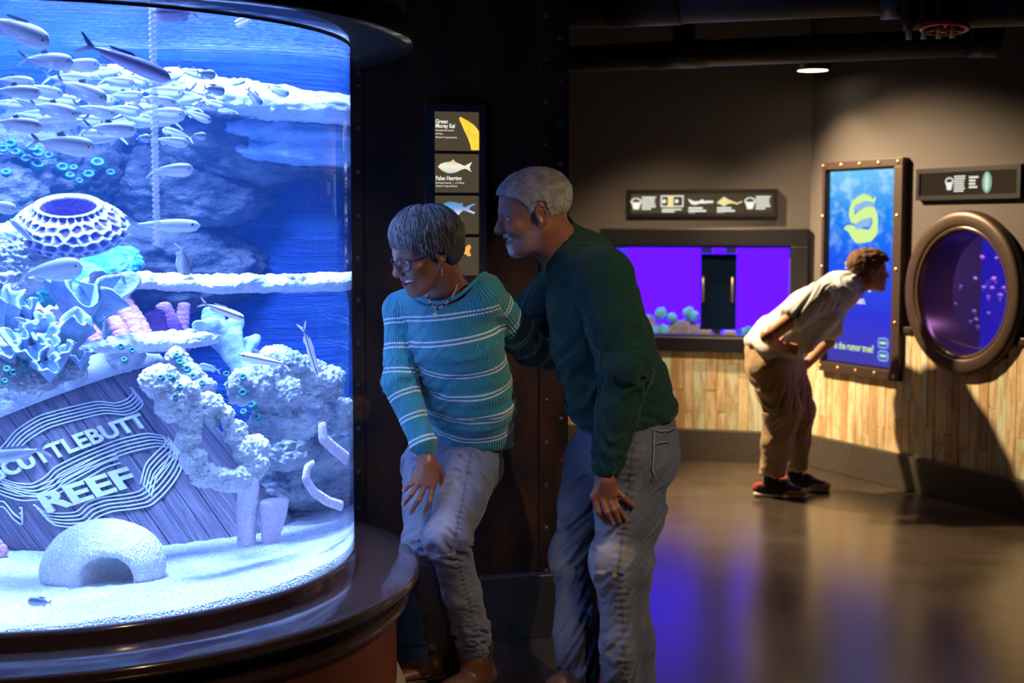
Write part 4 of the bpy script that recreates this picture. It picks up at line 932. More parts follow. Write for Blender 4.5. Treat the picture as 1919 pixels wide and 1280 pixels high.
# ================================================================== exhibits on the walls
FRAMEM = M('black_frame', (0.010, 0.009, 0.014), 0.35); DFRAME = M('dark_bronze_frame', (0.022, 0.016, 0.014), 0.45)
CELLM = emission('backlit_brown_film', (0.075, 0.056, 0.034), 1.0); INKM = emission('backlit_white_print', (1.0, 0.97, 0.86), 1.0); CREAMM = emission('backlit_cream_print', (0.95, 0.78, 0.36), 1.0)
ORANGEM = emission('backlit_orange_print', (0.95, 0.45, 0.12), 1.0)
def frame4(mb, x0, x1, z0, z1, w, y0, y1):
    mb.box((x0, y0, z0), (x1, y1, z0 + w)); mb.box((x0, y0, z1 - w), (x1, y1, z1)); mb.box((x0, y0, z0 + w), (x0 + w, y1, z1 - w)); mb.box((x1 - w, y0, z0 + w), (x1, y1, z1 - w)); return mb
# ---- purple rectangular tank in the far wall
fu0, fz1 = wf(1124, 428, .06); fu1, fz0 = wf(1512, 664, .06)
pt = empty('wall_tank', mat=FF @ Matrix.Translation(((pu0 + pu1) / 2, 0, pz0))); tag(pt, 'wide wall tank glowing violet in a dark frame', 'aquarium')
cx = (pu0 + pu1) / 2; hw = (pu1 - pu0) / 2; hz = pz1 - pz0
mb = MB(); x0, x1, z0, z1 = fu0 - cx, fu1 - cx, fz0 - pz0, fz1 - pz0
mb.bbox((x0, -.06, z1 - (z1 - hz)), (x1, 0, z1), .006); mb.bbox((x0, -.06, z0), (x1, 0, 0), .006); mb.bbox((x0, -.06, 0), (-hw, 0, hz), .006); mb.bbox((hw, -.06, 0), (x1, 0, hz), .006)
mb.build('outer_frame', FRAMEM, pt)
frame4(MB(), -hw, hw, 0, hz, .014, -.02, .10).build('inner_frame', M('frame_bevel', (0.05, 0.04, 0.06), 0.3), pt)
MB().box((-hw, .52, 0), (hw, .53, hz)).build('backlight_panel', emission('violet_backlight', (0.19, 0.010, 5.0), 1.0), pt)
VIOW = M('violet_tank_wall', (0.42, 0.41, 0.42), 0.5)
MB().box((-hw, .10, -.02), (hw, .53, 0)).build('tank_floor', VIOW, pt); MB().box((-hw, .10, hz), (hw, .53, hz + .02)).build('tank_top', VIOW, pt)
MB().box((-hw - .02, .10, 0), (-hw, .53, hz)).build('tank_side', VIOW, pt); MB().box((hw, .10, 0), (hw + .02, .53, hz)).build('tank_side', VIOW, pt)
MB().box((-hw + .012, .03, .012), (hw - .012, .034, hz - .012)).build('front_glass', pane_mat('tank_glass'), pt)
for du_ in (-.45, .0, .45): lamp('tank_lamp', 'SPOT', FF @ Vector((cx + du_, .30, pz1 - .015)), 4, (0.35, 0.60, 1.0), FF @ Vector((cx + du_, .30, 0)), size=.012, spot=130)
# dark sliding hatch with two handles in the middle of it
du0 = wf(1313, 540, -.06)[0] - cx; du1 = wf(1380, 540, -.06)[0] - cx; dz1 = wf(1345, 476, -.06)[1] - pz0; dz0 = wf(1345, 618, -.06)[1] - pz0
HATCH = M('dark_blue_acrylic', (0.004, 0.012, 0.035), 0.15)
ht = empty('tank_hatch', mat=FF @ Matrix.Translation((cx, 0, pz0))); tag(ht, 'dark blue hatch panel with two handles inside the violet tank', 'panel')
MB().bbox((du0, .06, dz0), (du1, .075, dz1), .003).build('panel', HATCH, ht)
ALU = M('brushed_clip', (0.42, 0.40, 0.44), 0.4, metal=0.5); BRASS = M('worn_brass', (0.46, 0.33, 0.22), 0.35, metal=0.8)
for zz in ((dz1 + .004, hz - .016), (.014, dz0 - .004)):
    for a, b in ((du0, du0 + (du1 - du0) * .32), (du1 - (du1 - du0) * .32, du1)): MB().bbox((a, .045, zz[0]), (b, .08, zz[1]), .002).build('clip', ALU, ht)
for uu in (du0 + .016, du1 - .028):
    zm = dz0 + (dz1 - dz0) * .53; hh = (dz1 - dz0) * .17
    MB().tube([(uu, .06, zm - hh), (uu + .004, .035, zm - hh + .01), (uu + .004, .035, zm + hh - .01), (uu, .06, zm + hh)], .008, 8).build('handle', BRASS, ht)
def wallrock(items, mat, label, h=.008, amp=.014, seed=1):
    C_ = [FF @ Vector((wf(px, py, -d)[0], d, wf(px, py, -d)[1])) for px, py, d, r in items]
    return blobs('tank_coral', [(c.x, c.y, c.z, it[3]) for c, it in zip(C_, items)], mat, label, 'coral', h, amp, 26, .02, world=True, seed=seed)
CYANC = reef('cyan_coral', (0.10, 0.55, 0.75), (0.30, 0.85, 0.95), 18, .8, 40); MAGC = reef('mauve_rock', (0.34, 0.30, 0.31), (0.50, 0.45, 0.46), 14, .8, 40)
wallrock([(1215, 606, .32, .05), (1225, 618, .30, .05), (1270, 618, .30, .06), (1290, 612, .34, .06), (1302, 622, .28, .05), (1250, 625, .28, .05)], MAGC, 'rock along the bottom of the violet tank left of the hatch')
wallrock([(1205, 598, .25, .035), (1238, 588, .26, .04), (1260, 596, .26, .03), (1290, 586, .28, .03), (1225, 622, .22, .03), (1245, 618, .22, .03), (1300, 592, .26, .03)], CYANC, 'bright cyan coral crust on the rock in the violet tank', amp=.018, seed=5)
wallrock([(1325, 596, .03 + .09, .04), (1342, 612, .12, .04), (1320, 614, .12, .03)], reef('slate_rock', (.20, .20, .21), (.38, .38, .39)), 'slate rocks seen at the dark hatch', seed=7)
wallrock([(1392, 624, .25, .03), (1402, 618, .25, .022), (1386, 628, .25, .02)], CYANC, 'little cyan coral tuft right of the dark hatch', seed=9)

# ---- long label strip above the violet tank
def bulb(root, m, x, z, s, y):
    mb = MB()
    pts = [(x - .24 * s, z - .5 * s), (x + .24 * s, z - .5 * s), (x + .34 * s, z - .1 * s), (x + .46 * s, z + .12 * s), (x - .46 * s, z + .12 * s), (x - .34 * s, z - .1 * s)]
    mb.prism(pts, y, y + .001)
    for i in range(9):
        a = math.pi * (i / 8) ; px_, pz_ = x + .42 * s * math.cos(a), z + .16 * s + .30 * s * math.sin(a); mb.box((px_ - .06 * s, y, pz_ - .06 * s), (px_ + .06 * s, y + .001, pz_ + .06 * s))
    mb.build('bulb_icon', INKM, root, m)
def bars(root, x0, widths, z1, hgt, gap, y, mat=None):
    for i, w in enumerate(widths): MB().box((x0, y, z1 - i * gap - hgt), (x0 + w, y + .001, z1 - i * gap)).build('text_line', mat or INKM, root)
a0 = wf(1174, 356, .03); a1 = wf(1456, 406, .03); b0 = wf(1182, 364, .02); b1 = wf(1449, 399, .02)
ls = empty('label_strip', mat=FF @ Matrix.Translation((a0[0], 0, a1[1]))); tag(ls, 'long backlit label strip of five panels above the violet tank', 'sign')
LW, LH = a1[0] - a0[0], a0[1] - a1[1]; ix0, iz0, ix1, iz1 = b0[0] - a0[0], b1[1] - a1[1], b1[0] - a0[0], b0[1] - a1[1]
mb = MB(); mb.box((0, -.035, 0), (LW, -.002, iz0)); mb.box((0, -.035, iz1), (LW, -.002, LH)); mb.box((0, -.035, iz0), (ix0, -.002, iz1)); mb.box((ix1, -.035, iz0), (LW, -.002, iz1)); mb.build('frame', FRAMEM, ls)
cw = (ix1 - ix0) / 5
for i in range(5):
    x = ix0 + cw * i; c_ = MB().box((x + .002, -.020, iz0), (x + cw - .002, -.012, iz1)).build('panel', CELLM, ls)
    H_ = iz1 - iz0; zc = (iz0 + iz1) / 2; Y_ = -.0225
    if i in (0, 4):
        bulb(c_, None, x + cw * .2, zc, H_ * .6, Y_); bars(c_, x + cw * .40, [cw * k for k in (.50, .46, .46, .48, .50, .33)], zc + H_ * .36, H_ * .07, H_ * .12, Y_)
    elif i == 1:
        frame4(MB(), x + cw * .08, x + cw * .88, zc - H_ * .18, zc + H_ * .42, H_ * .06, Y_, Y_ + .001).build('diagram', INKM, c_)
        MB().box((x + cw * .33, Y_ - .001, zc - H_ * .2), (x + cw * .53, Y_, zc + H_ * .42)).build('diagram', CREAMM, c_)
        for k in (.2, .64): MB().lathe([(0, 0), (H_ * .1, 0)], 16).build('diagram', INKM, c_, Matrix.Translation((x + cw * k, Y_, zc + H_ * .12)) @ Matrix.Rotation(math.pi / 2, 4, 'X'))
        bars(c_, x + cw * .12, [cw * .7, cw * .45], zc - H_ * .27, H_ * .07, H_ * .11, Y_)
    else:
        mt = INKM if i == 2 else CREAMM; xs = [.06, .16, .30, .45, .55, .62, .75, .93]; top = [.25, .16, .10, .13, .22, .12, .14, .13] if i == 2 else [.05, .18, .34, .20, .14, .10, .02, .12]; bot = [.16, -.03, -.08, 0, 0, 0, .02, .03] if i == 2 else [0, -.04, -.16, -.02, 0, 0, -.06, .06]
        MB().prism([(x + cw * a, zc + H_ * b) for a, b in zip(xs, top)] + [(x + cw * a, zc + H_ * b) for a, b in reversed(list(zip(xs, bot)))], Y_, Y_ + .001).build('animal_print', mt, c_)
        bars(c_, x + cw * .06, [cw * .5, cw * .62, cw * .25], zc - H_ * .20, H_ * .09, H_ * .14, Y_)

# ---- upright video screen with studded frame on the right wall
su = [wr(1541, 305, .05), wr(1692, 294, .05), wr(1682, 718, .05), wr(1534, 692, .05)]
x0 = (su[0][0] + su[3][0]) / 2; x1 = (su[1][0] + su[2][0]) / 2; z1 = (su[0][1] + su[1][1]) / 2; z0 = (su[2][1] + su[3][1]) / 2
sv = [wr(1554, 322, .02), wr(1680, 316, .02), wr(1673, 691, .02), wr(1549, 673, .02)]
sx0 = (sv[0][0] + sv[3][0]) / 2; sx1 = (sv[1][0] + sv[2][0]) / 2; sz1 = (sv[0][1] + sv[1][1]) / 2; sz0 = (sv[2][1] + sv[3][1]) / 2
scr = empty('video_screen', mat=FR @ Matrix.Translation((sx0, 0, sz0))); tag(scr, 'tall bright video screen with a green serpent letter in a studded frame', 'screen')
SW, SH = sx1 - sx0, sz1 - sz0; ox0, ox1, oz0, oz1 = x0 - sx0, x1 - sx0, z0 - sz0, z1 - sz0
mb = MB(); mb.bbox((ox0, -.05, oz0), (ox1, 0, -.012), .004); mb.bbox((ox0, -.05, SH + .012), (ox1, 0, oz1), .004); mb.bbox((ox0, -.05, -.012), (-.010, 0, SH + .012), .004); mb.bbox((SW + .010, -.05, -.012), (ox1, 0, SH + .012), .004)
mb.build('studded_frame', M('brown_iron_frame', (0.055, 0.036, 0.028), 0.45, metal=0.3), scr)
frame4(MB(), -.012, SW + .012, -.014, SH + .014, .012, -.03, 0).build('bezel', FRAMEM, scr)
STUD = M('brass_stud', (0.75, 0.38, 0.17), 0.28, metal=0.9); sm_ = MB().sphere((0, 0, 0), .013, 12, 6, (1, .6, 1)).mesh('stud')
mx0, mx1, mz0, mz1 = (ox0 - .010) / 2, (ox1 + SW + .010) / 2, (oz0 - .012) / 2, (oz1 + SH + .012) / 2
st = [(mx0 + (mx1 - mx0) * k / 4, z_) for k in range(5) for z_ in (mz0, mz1)] + [(x_, mz0 + (mz1 - mz0) * k / 4) for k in (1, 2, 3) for x_ in (mx0, mx1)]
for x_, z_ in st: mobj('stud', sm_, STUD, scr, Matrix.Translation((x_, -.051, z_)))
t = NT('screen_picture'); g = t.coord('Generated'); z_ = t.n('SeparateXYZ', ins={0: g}).outputs[2]; nn = t.noise(t.n('Mapping', ins={'Vector': g, 'Scale': (1.2, 1, 3)}).outputs[0], 4.5, 5, .6)
base = t.ramp(z_, [(0.0, (0.055, 0.045, 0.36)), (0.25, (0.030, 0.035, 0.62)), (0.55, (0.012, 0.09, 0.80)), (0.78, (0.010, 0.22, 0.80)), (1.0, (0.16, 0.52, 0.84))])
c = t.mix(t.math('MULTIPLY', t.ramp(nn, [(0.48, 0), (0.62, 0.6)]), t.ramp(z_, [(0.45, 0), (0.9, 1)])), base, (0.45, 0.75, 0.95))
e = t.n('Emission', ins={'Color': c, 'Strength': 1.15}); t.t.links.new(e.outputs[0], t.out.inputs[0])
MB().box((0, -.012, 0), (SW, -.002, SH)).build('screen_picture', t.m, scr)
LIME = emission('lime_print', (0.66, 0.90, 0.30), 1.05); LIGHTB = emission('light_blue_print', (0.30, 0.50, 0.85), 1.0); BUTM = emission('button_blue', (0.05, 0.12, 0.62), 1.0)
def sc_pt(px, py): u, z = wr(px, py, .013); return u - sx0, z - sz0
def crop(x, y): return sc_pt(1540 + x / 7.11, 300 + y / 7.11)
mb = MB(); S_ = [(712, 485, 8), (706, 520, 26), (690, 552, 22), (640, 520, 42), (570, 498, 58), (500, 525, 62), (440, 580, 60), (405, 650, 58), (395, 720, 62), (420, 790, 66), (450, 800, 60), (510, 740, 78), (600, 700, 90), (670, 690, 88), (710, 760, 62), (712, 850, 62), (690, 950, 90), (640, 1010, 90), (560, 1010, 110), (480, 1010, 120), (430, 960, 100), (390, 920, 70), (335, 905, 40), (308, 912, 18)]
for (ax_, ay_, aw), (bx_, by_, bw) in zip(S_[:-1], S_[1:]):
    for k in range(6):
        f = k / 6; x_, z_ = crop(ax_ + (bx_ - ax_) * f, ay_ + (by_ - ay_) * f); r_ = (aw + (bw - aw) * f) / 2 / 7.11 * (8.6 / FPX) * 1.7
        mb.add([(x_ + r_ * 1.12 * math.cos(q * .5236), -.0135, z_ + r_ * math.sin(q * .5236)) for q in range(12)], [tuple(range(12))])
mb.build('serpent_letter', LIME, scr)
mb = MB(); mb.prism([crop(*q) for q in ((440, 865), (500, 815), (570, 785), (640, 772), (665, 800), (650, 850), (630, 895), (560, 885), (505, 925), (450, 918))], -.0145, -.014); mb.prism([crop(*q) for q in ((425, 650), (450, 600), (520, 570), (600, 560), (715, 580), (715, 600), (620, 625), (540, 640), (440, 690))], -.0145, -.014); mb.build('serpent_letter_inset', LIGHTB, scr)
def stext(body, px, py, hpx, mat, wid=1.0, bold=0.0): 
    x_, z_ = sc_pt(px, py); return text(body, hpx * 8.3 / FPX * 1.35, mat, scr, Matrix.Translation((x_, -.0135, z_)), 'lettering', .0003, bold, width=wid)
stext('Is the rumor true?', 1563, 652, 15, LIME, .82, .0012)
stext('g', 1627, 543, 14, INKM, 1, .001); stext('ocean.', 1597, 568, 15, INKM, .78, .001); stext('S', 1583, 503, 15, INKM, 1, .001)
for py_ in (643, 667):
    xa, za = sc_pt(1645, py_ + 9); xb, zb = sc_pt(1665, py_ - 9); r = .012
    mb = MB(); mb.prism([(xa + (xb - xa) * (.5 + .5 * math.copysign(abs(math.cos(q * .393)) ** .5, math.cos(q * .393))), za + (zb - za) * (.5 + .5 * math.copysign(abs(math.sin(q * .393)) ** .5, math.sin(q * .393)))) for q in range(16)], -.0140, -.0130); b_ = mb.build('button', LIGHTB, scr)
    w_, h_ = xb - xa, zb - za
    MB().box((xa + w_ * .1, -.0145, za + h_ * .14), (xb - w_ * .1, -.0138, zb - h_ * .14)).build('button_face', BUTM, b_); MB().box((xa + w_ * .22, -.0150, za + h_ * .40), (xb - w_ * .22, -.0144, za + h_ * .62)).build('button_text', LIME, b_)

# ---- porthole with jellyfish
ph = empty('porthole', mat=FR @ Matrix.Translation((cu, 0, cz))); tag(ph, 'round bronze porthole looking into a blue jellyfish tank', 'window')
BRZ = M('dark_bronze', (0.055, 0.034, 0.024), 0.42, metal=0.3, var=(20, (0.065, 0.038, 0.026)))
rx = Matrix.Rotation(math.pi / 2, 4, 'X')      # lathe axis z -> -y (out of the wall)
MB().lathe([(PR, -.005), (PR, .040), (PR - .010, .055), (PR - .030, .060), (.385, .060), (.372, .056), (.366, .045)], 96).build('outer_ring', BRZ, ph, rx)
MB().lathe([(.372, .045), (.366, .052), (.352, .050), (.346, .040), (.346, .0), (.346, -.21)], 96).build('tunnel', M('tunnel_bronze', (0.10, 0.062, 0.045), 0.22, metal=0.35), ph, rx)
MB().lathe([(0.0, -.205), (.346, -.205)], 64).build('inner_glass', pane_mat('porthole_glass'), ph, rx)
t = NT('jelly_backlight'); e = t.n('Emission', ins={'Color': (0.020, 0.012, 0.42), 'Strength': 1.0}); t.t.links.new(e.outputs[0], t.out.inputs[0])
MB().box((-.75, .80, -.6), (.75, .81, .6)).build('backlight_panel', t.m, ph)
JW = M('jelly_tank_wall', (0.10, 0.10, 0.11), 0.5)
mb = MB(); mb.box((-.75, .215, -.62), (.75, .81, -.6)); mb.box((-.75, .215, .6), (.75, .81, .62)); mb.box((-.77, .215, -.6), (-.75, .81, .6)); mb.box((.75, .215, -.6), (.77, .81, .6)); mb.build('jelly_tank', JW, ph)
lamp('jelly_lamp', 'AREA', FR @ Vector((cu + .1, .55, cz + .58)), 16, (0.65, 0.30, 1.0), FR @ Vector((cu + .1, .55, cz)), size=1.2, size_y=.25)
JM = NT('jelly'); tr = JM.n('BsdfTransparent'); df = JM.n('BsdfDiffuse', ins={'Color': (0.85, 0.65, 0.95)}); mx = JM.n('MixShader', ins={0: 0.7}); JM.t.links.new(tr.outputs[0], mx.inputs[1]); JM.t.links.new(df.outputs[0], mx.inputs[2]); JM.t.links.new(mx.outputs[0], JM.out.inputs[0])
bell = MB().lathe([(0.0, .55), (.25, .50), (.42, .33), (.5, .05), (.46, 0), (.38, .1), (.2, .3), (0, .36)], 14).mesh('bell')
arm = MB().tube([(0, 0, .3), (.05, 0, 0), (-.04, .02, -.4), (.05, 0, -.8)], [.07, .09, .06, .015], 6).mesh('oral_arm')
random.seed(5)
for px_, py_, s_ in [(1840, 483, 11), (1867, 484, 8), (1827, 523, 10), (1863, 524, 13), (1843, 540, 10), (1800, 538, 9), (1859, 541, 10), (1881, 541, 10), (1852, 558, 10), (1874, 556, 14), (1826, 585, 12), (1852, 588, 9), (1829, 600, 10), (1819, 604, 9), (1832, 614, 9), (1790, 570, 7)]:
    d_ = random.uniform(.34, .6); u_, z__ = wr(px_, py_, -d_); m = FR @ Matrix.Translation((u_, d_, z__)) @ Euler((random.uniform(-.5, .5), random.uniform(-.6, .6), 0)).to_matrix().to_4x4() @ Matrix.Scale(s_ * 8.2 / FPX * .9, 4)
    o = tag(mobj('jellyfish', bell, JM.m, None, m), 'small violet jellyfish drifting in the blue porthole tank', 'jellyfish', 'jellyfish behind the porthole')
    for k in range(3): mobj('oral_arm', arm, JM.m, o, Matrix.Rotation(k * 2.1, 4, 'Z') @ Matrix.Translation((.12, 0, 0)))
# label above the porthole
q = [wr(1718, 318, .03), wr(1913, 306, .03), wr(1914, 371, .03), wr(1717, 376, .03)]
x0 = (q[0][0] + q[3][0]) / 2; x1 = (q[1][0] + q[2][0]) / 2; z1 = (q[0][1] + q[1][1]) / 2; z0 = (q[2][1] + q[3][1]) / 2
pl = empty('label_strip', mat=FR @ Matrix.Translation((x0, 0, z0))); tag(pl, 'framed label strip with a pale green oval animal above the porthole', 'sign')
LW, LH = x1 - x0, z1 - z0; frame4(MB(), 0, LW, 0, LH, .026, -.035, -.002).build('frame', FRAMEM, pl)
ix0, ix1, iz0, iz1 = .026, LW - .026, .026, LH - .026; cw = (ix1 - ix0) / 4; H_ = iz1 - iz0; zc = (iz0 + iz1) / 2
CELLD = emission('dim_brown_film', (0.048, 0.032, 0.018), 1.0)
for i in range(4):
    x = ix0 + cw * i; c_ = MB().box((x + .001, -.020, iz0), (x + cw - .001, -.012, iz1)).build('panel', CELLD, pl); Y_ = -.0225
    if i == 1: bulb(c_, None, x + cw * .24, zc, H_ * .55, Y_); bars(c_, x + cw * .44, [cw * k for k in (.46, .46, .42, .42, .42, .46, .40)], zc + H_ * .33, H_ * .06, H_ * .105, Y_)
    if i == 2:
        bars(c_, x + cw * .06, [cw * .38, cw * .26, cw * .26, cw * .34], zc + H_ * .28, H_ * .08, H_ * .14, Y_)
        MB().prism([(x + cw * .78 + cw * .19 * math.cos(k * .393), zc + H_ * .46 * math.sin(k * .393)) for k in range(16)], Y_, Y_ + .001).build('animal_print', emission('pale_green_print', (0.28, 0.50, 0.36), 1.0), c_)
        MB().prism([(x + cw * .78 + cw * .08 * math.cos(k * .393), zc + H_ * .36 * math.sin(k * .393)) for k in range(16)], Y_ - .001, Y_).build('animal_print', emission('pale_glow_print', (0.70, 0.85, 0.72), 1.0), c_)
MB().box((.026, -.030, .026), (LW - .026, -.028, LH - .026)).build('cover_glass', pane_mat('label_glass'), pl)

# ---- species sign on the rusty steel wall
q0 = wl(797, 194, .03); q1 = wl(911, 530, .03)
sg = empty('species_sign', mat=FL @ Matrix.Translation((q0[0], 0, q1[1]))); tag(sg, 'tall backlit species sign with four fish panels on the rusty steel wall', 'sign')
LW, LH = q1[0] - q0[0], q0[1] - q1[1]
ia = wl(813, 209, .02); ib = wl(897, 283, .02); ix0 = ia[0] - q0[0]; ix1 = ib[0] - q0[0]; top = ia[1] - q1[1]; ch = ia[1] - ib[1]; pitch = wl(813, 209, .02)[1] - wl(813, 288, .02)[1]
NAVY = M('sign_frame_black', (0.014, 0.014, 0.016), 0.32)
mb = MB(); mb.box((0, -.035, 0), (ix0, 0, LH)); mb.box((ix1, -.035, 0), (LW, 0, LH)); mb.box((ix0, -.035, top), (ix1, 0, LH)); mb.box((ix0, -.035, 0), (ix1, 0, top - pitch * 3 - ch)); mb.build('frame', NAVY, sg)
MB().box((ix0, -.010, 0), (ix1, -.004, LH)).build('back_plate', NAVY, sg)
w = ix1 - ix0; SPX = 5.2 / FPX
def outline(kind):
    if kind == 'eel': return [(.56, .86), (.60, .87), (.68, .82), (.78, .76), (.88, .68), (.96, .58), (1.0, .50), (1.0, .02), (.83, .02), (.80, .18), (.74, .36), (.68, .50), (.62, .66), (.565, .80)]
    if kind == 'herring': return [(.08, .66), (.14, .74), (.24, .78), (.36, .80), (.43, .86), (.47, .79), (.58, .74), (.68, .69), (.75, .74), (.85, .80), (.79, .66), (.83, .53), (.74, .60), (.68, .62), (.60, .59), (.50, .53), (.40, .50), (.30, .50), (.18, .56)]
    if kind == 'chromis': return [(.12, .68), (.17, .76), (.26, .83), (.38, .85), (.50, .82), (.58, .80), (.64, .82), (.62, .74), (.68, .70), (.78, .76), (.88, .80), (.93, .78), (.80, .70), (.78, .64), (.92, .56), (.88, .53), (.78, .57), (.66, .62), (.60, .58), (.54, .50), (.46, .54), (.34, .50), (.22, .53)]
    return [(.30, .66), (.40, .74), (.52, .72), (.58, .66), (.66, .72), (.78, .82), (.82, .74), (.78, .64), (.82, .52), (.76, .50), (.66, .58), (.56, .58), (.52, .48), (.44, .52)]
EELM = NT('eel_print'); n_ = EELM.noise(EELM.coord(), 40, 3); e = EELM.n('Emission', ins={'Color': EELM.mix(n_, (0.95, 0.55, 0.02), (1.0, 0.85, 0.10)), 'Strength': 1.0}); EELM.t.links.new(e.outputs[0], EELM.out.inputs[0])
def two(name, a, b, zs):
    t = NT(name); z = t.n('SeparateXYZ', ins={0: t.coord('Generated')}).outputs[2]; e = t.n('Emission', ins={'Color': t.ramp(z, [(0, a), (.5, b), (1, zs)]), 'Strength': 1.0}); t.t.links.new(e.outputs[0], t.out.inputs[0]); return t.m
pics = [('eel', EELM.m), ('herring', two('herring_print', (.55, .65, .6), (.95, .9, .7), (.65, .55, .25))), ('chromis', two('chromis_print', (.85, .8, .95), (.22, .36, .80), (.04, .32, .42))), ('reef', ORANGEM)]
txt = [[('Green', 8.5, .03, .70), ('Moray Eel', 8.5, .03, .585), ('Gymnothorax funebris', 3.6, .03, .50), ('to 8 feet', 3.6, .03, .41), ('Western Tropical Atlantic', 3.6, .03, .32)], [('False Herring', 8.5, .03, .32), ('Harengula clupeola   |   to 9 inches', 3.6, .03, .23), ('Western Tropical Atlantic', 3.6, .03, .145)], [('Blue Chromis', 8.5, -.02, .32), ('Chromis cyanea', 3.6, .2, .23)], [('Squirrelfish', 8.5, .02, .33)]]
for i in range(4):
    zb = top - pitch * i - ch; c_ = MB().box((ix0 + .001, -.022, zb), (ix1 - .001, -.011, zb + ch)).build('panel', CELLM, sg)
    nm, mt = pics[i]; MB().prism([(ix0 + w * a, zb + ch * b) for a, b in outline(nm)], -.0242, -.0235).build('fish_print', mt, c_)
    for body, hp_, fx, fz in txt[i]: text(body, hp_ * SPX * 1.25, INKM, c_, Matrix.Translation((ix0 + w * max(fx, .03), -.0236, zb + ch * fz)), 'lettering', .0003, .0004 if hp_ > 6 else 0.0, width=.86)
# ================================================================== people
def arr(v): return np.array(v, float)
def basis(f, up=(0, 0, 1)):
    f = arr(f); f /= np.linalg.norm(f); l = np.cross(up, f); l /= np.linalg.norm(l); return np.stack([f, l, np.cross(f, l)], 1)
def limbparam(V, limbs):
    """limbs: (points, radii, ref vector): id, axial metres, angle of the nearest limb"""
    n = len(V); best = np.full(n, 1e9); lid = np.zeros(n, int); ax = np.zeros(n); ang = np.zeros(n)
    for i, (pts, rs, ref) in enumerate(limbs):
        acc = 0.0
        for a, b, ra, rb in zip(pts[:-1], pts[1:], rs[:-1], rs[1:]):
            a, b = arr(a), arr(b); u = b - a; L = np.linalg.norm(u); u /= L
            q = V - a; s = q @ u; t = np.clip(s / L, 0, 1); r = q - np.outer(t * L, u); d = np.linalg.norm(r, axis=1) / (ra + t * (rb - ra))
            e = arr(ref); e = e - u * (e @ u); e /= np.linalg.norm(e); g = np.cross(u, e)
            m = d < best; best[m] = d[m]; lid[m] = i; ax[m] = acc + s[m]; ang[m] = np.arctan2(q[m] @ g, q[m] @ e); acc += L
    return lid, ax, ang
def folds(V, N, ax, ang, amp, fa=26, seed=0, diag=0.25):
    p = np.stack([ax * fa + diag * np.sin(ang + seed) * 3, np.cos(ang) * 1.1 + seed * 3.1, np.sin(ang) * 1.1], 1)
    w = vnoise(p, 1.0, seed, 2); return V + N * (amp * (1 - 2 * np.abs(w)))[:, None]
def window(x, c, w): return np.exp(-((x - c) / w) ** 2)
class Head:
    def __init__(s, O, R, S=1.0): s.O, s.R, s.S = arr(O), R, S
    def w(s, p): return s.O + s.R @ (arr(p) * s.S)
    def L(s, V): return ((V - s.O) @ s.R) / s.S
    def ell(s, V, c, r, k=.01, sub=False, tilt=None):
        R = s.R if tilt is None else s.R @ np.array(Euler(tilt).to_matrix()); V.ell(s.w(c), arr(r) * s.S, k * s.S, R, sub)
    def cone(s, V, a, b, ra, rb, k=.01, sub=False): V.cone(s.w(a), s.w(b), ra * s.S, rb * s.S, k * s.S, sub)
def headsdf(V, H, smile=True, nose=1.0, wide=1.0, jaw=1.0, ears=True):
    e, c = H.ell, H.cone
    e(V, (-.016, 0, .036), (.100, .079 * wide, .084), .01); e(V, (.022, 0, .028), (.073, .069 * wide, .076), .02); e(V, (.036, 0, -.035), (.054, .060 * wide, .078), .025)
    for s in (-1, 1):
        c(V, (.000, s * .054 * wide, -.048), (.062, s * .016, -.097), .021 * jaw, .018 * jaw, .025)
        c(V, (.068, s * .046, .018), (.086, s * .010, .021), .0125, .0125, .012)
        e(V, (.066, s * .040, -.030), (.027, .024, .022), .02)
    e(V, (.075, 0, -.099), (.018, .021, .017), .014); e(V, (.080, 0, -.062), (.020, .029, .024), .018)
    for s in (-1, 1): e(V, (.100, s * .032, .000), (.019, .018, .0125), .012, True)
    for s in (-1, 1): e(V, (.0790, s * .0315, .0058), (.0140, .0165, .0075), .003); e(V, (.0785, s * .0315, -.0080), (.0136, .0165, .0062), .003)
    c(V, (.088, 0, .012), (.107, 0, -.027), .0090, .0135 * nose, .012); e(V, (.1095, 0, -.031), (.0125 * nose, .0150 * nose, .0115), .006)
    for s in (-1, 1): e(V, (.0965, s * .0145 * nose, -.034), (.0120, .0088, .0088), .006); e(V, (.102, s * .0072, -.0435), (.005, .0036, .005), .003, True)
    for s in (-1, 1):
        c(V, (.0790, s * .032, -.0545), (.0945, s * .002, -.0545), .0040, .0058, .004)
        c(V, (.0810, s * .025, -.0640), (.0900, s * .002, -.0755), .0036, .0048, .004)
    if smile:
        e(V, (.091, 0, -.0655), (.024, .020, .0082), .002, True)
        for s in (-1, 1): e(V, (.083, s * .021, -.0600), (.020, .012, .0062), .002, True); e(V, (.071, s * .043, -.026), (.018, .017, .014), .014); c(V, (.098, s * .022, -.036), (.085, s * .036, -.064), .0022, .0022, .004, True)
    else:
        c(V, (.104, -.02, -.0645), (.104, .02, -.0645), .003, .003, .002, True)
    if ears:
        for s in (-1, 1):
            e(V, (-.006, s * .0785 * wide, -.006), (.0185, .0075, .0310), .006, False, (0, .18, s * .35)); e(V, (.000, s * .077 * wide, -.036), (.0085, .006, .0095), .005)
            e(V, (-.003, s * .0885 * wide, -.006), (.0095, .0075, .0175), .004, True, (0, .18, s * .35)); 
            for k in range(7):
                a0, a1 = .4 + k * .62, .4 + (k + 1) * .62
                c(V, (-.006 + .0155 * math.cos(a0), s * (.081 * wide + .003), -.004 + .0275 * math.sin(a0)), (-.006 + .0155 * math.cos(a1), s * (.081 * wide + .003), -.004 + .0275 * math.sin(a1)), .0036, .0036, .003)
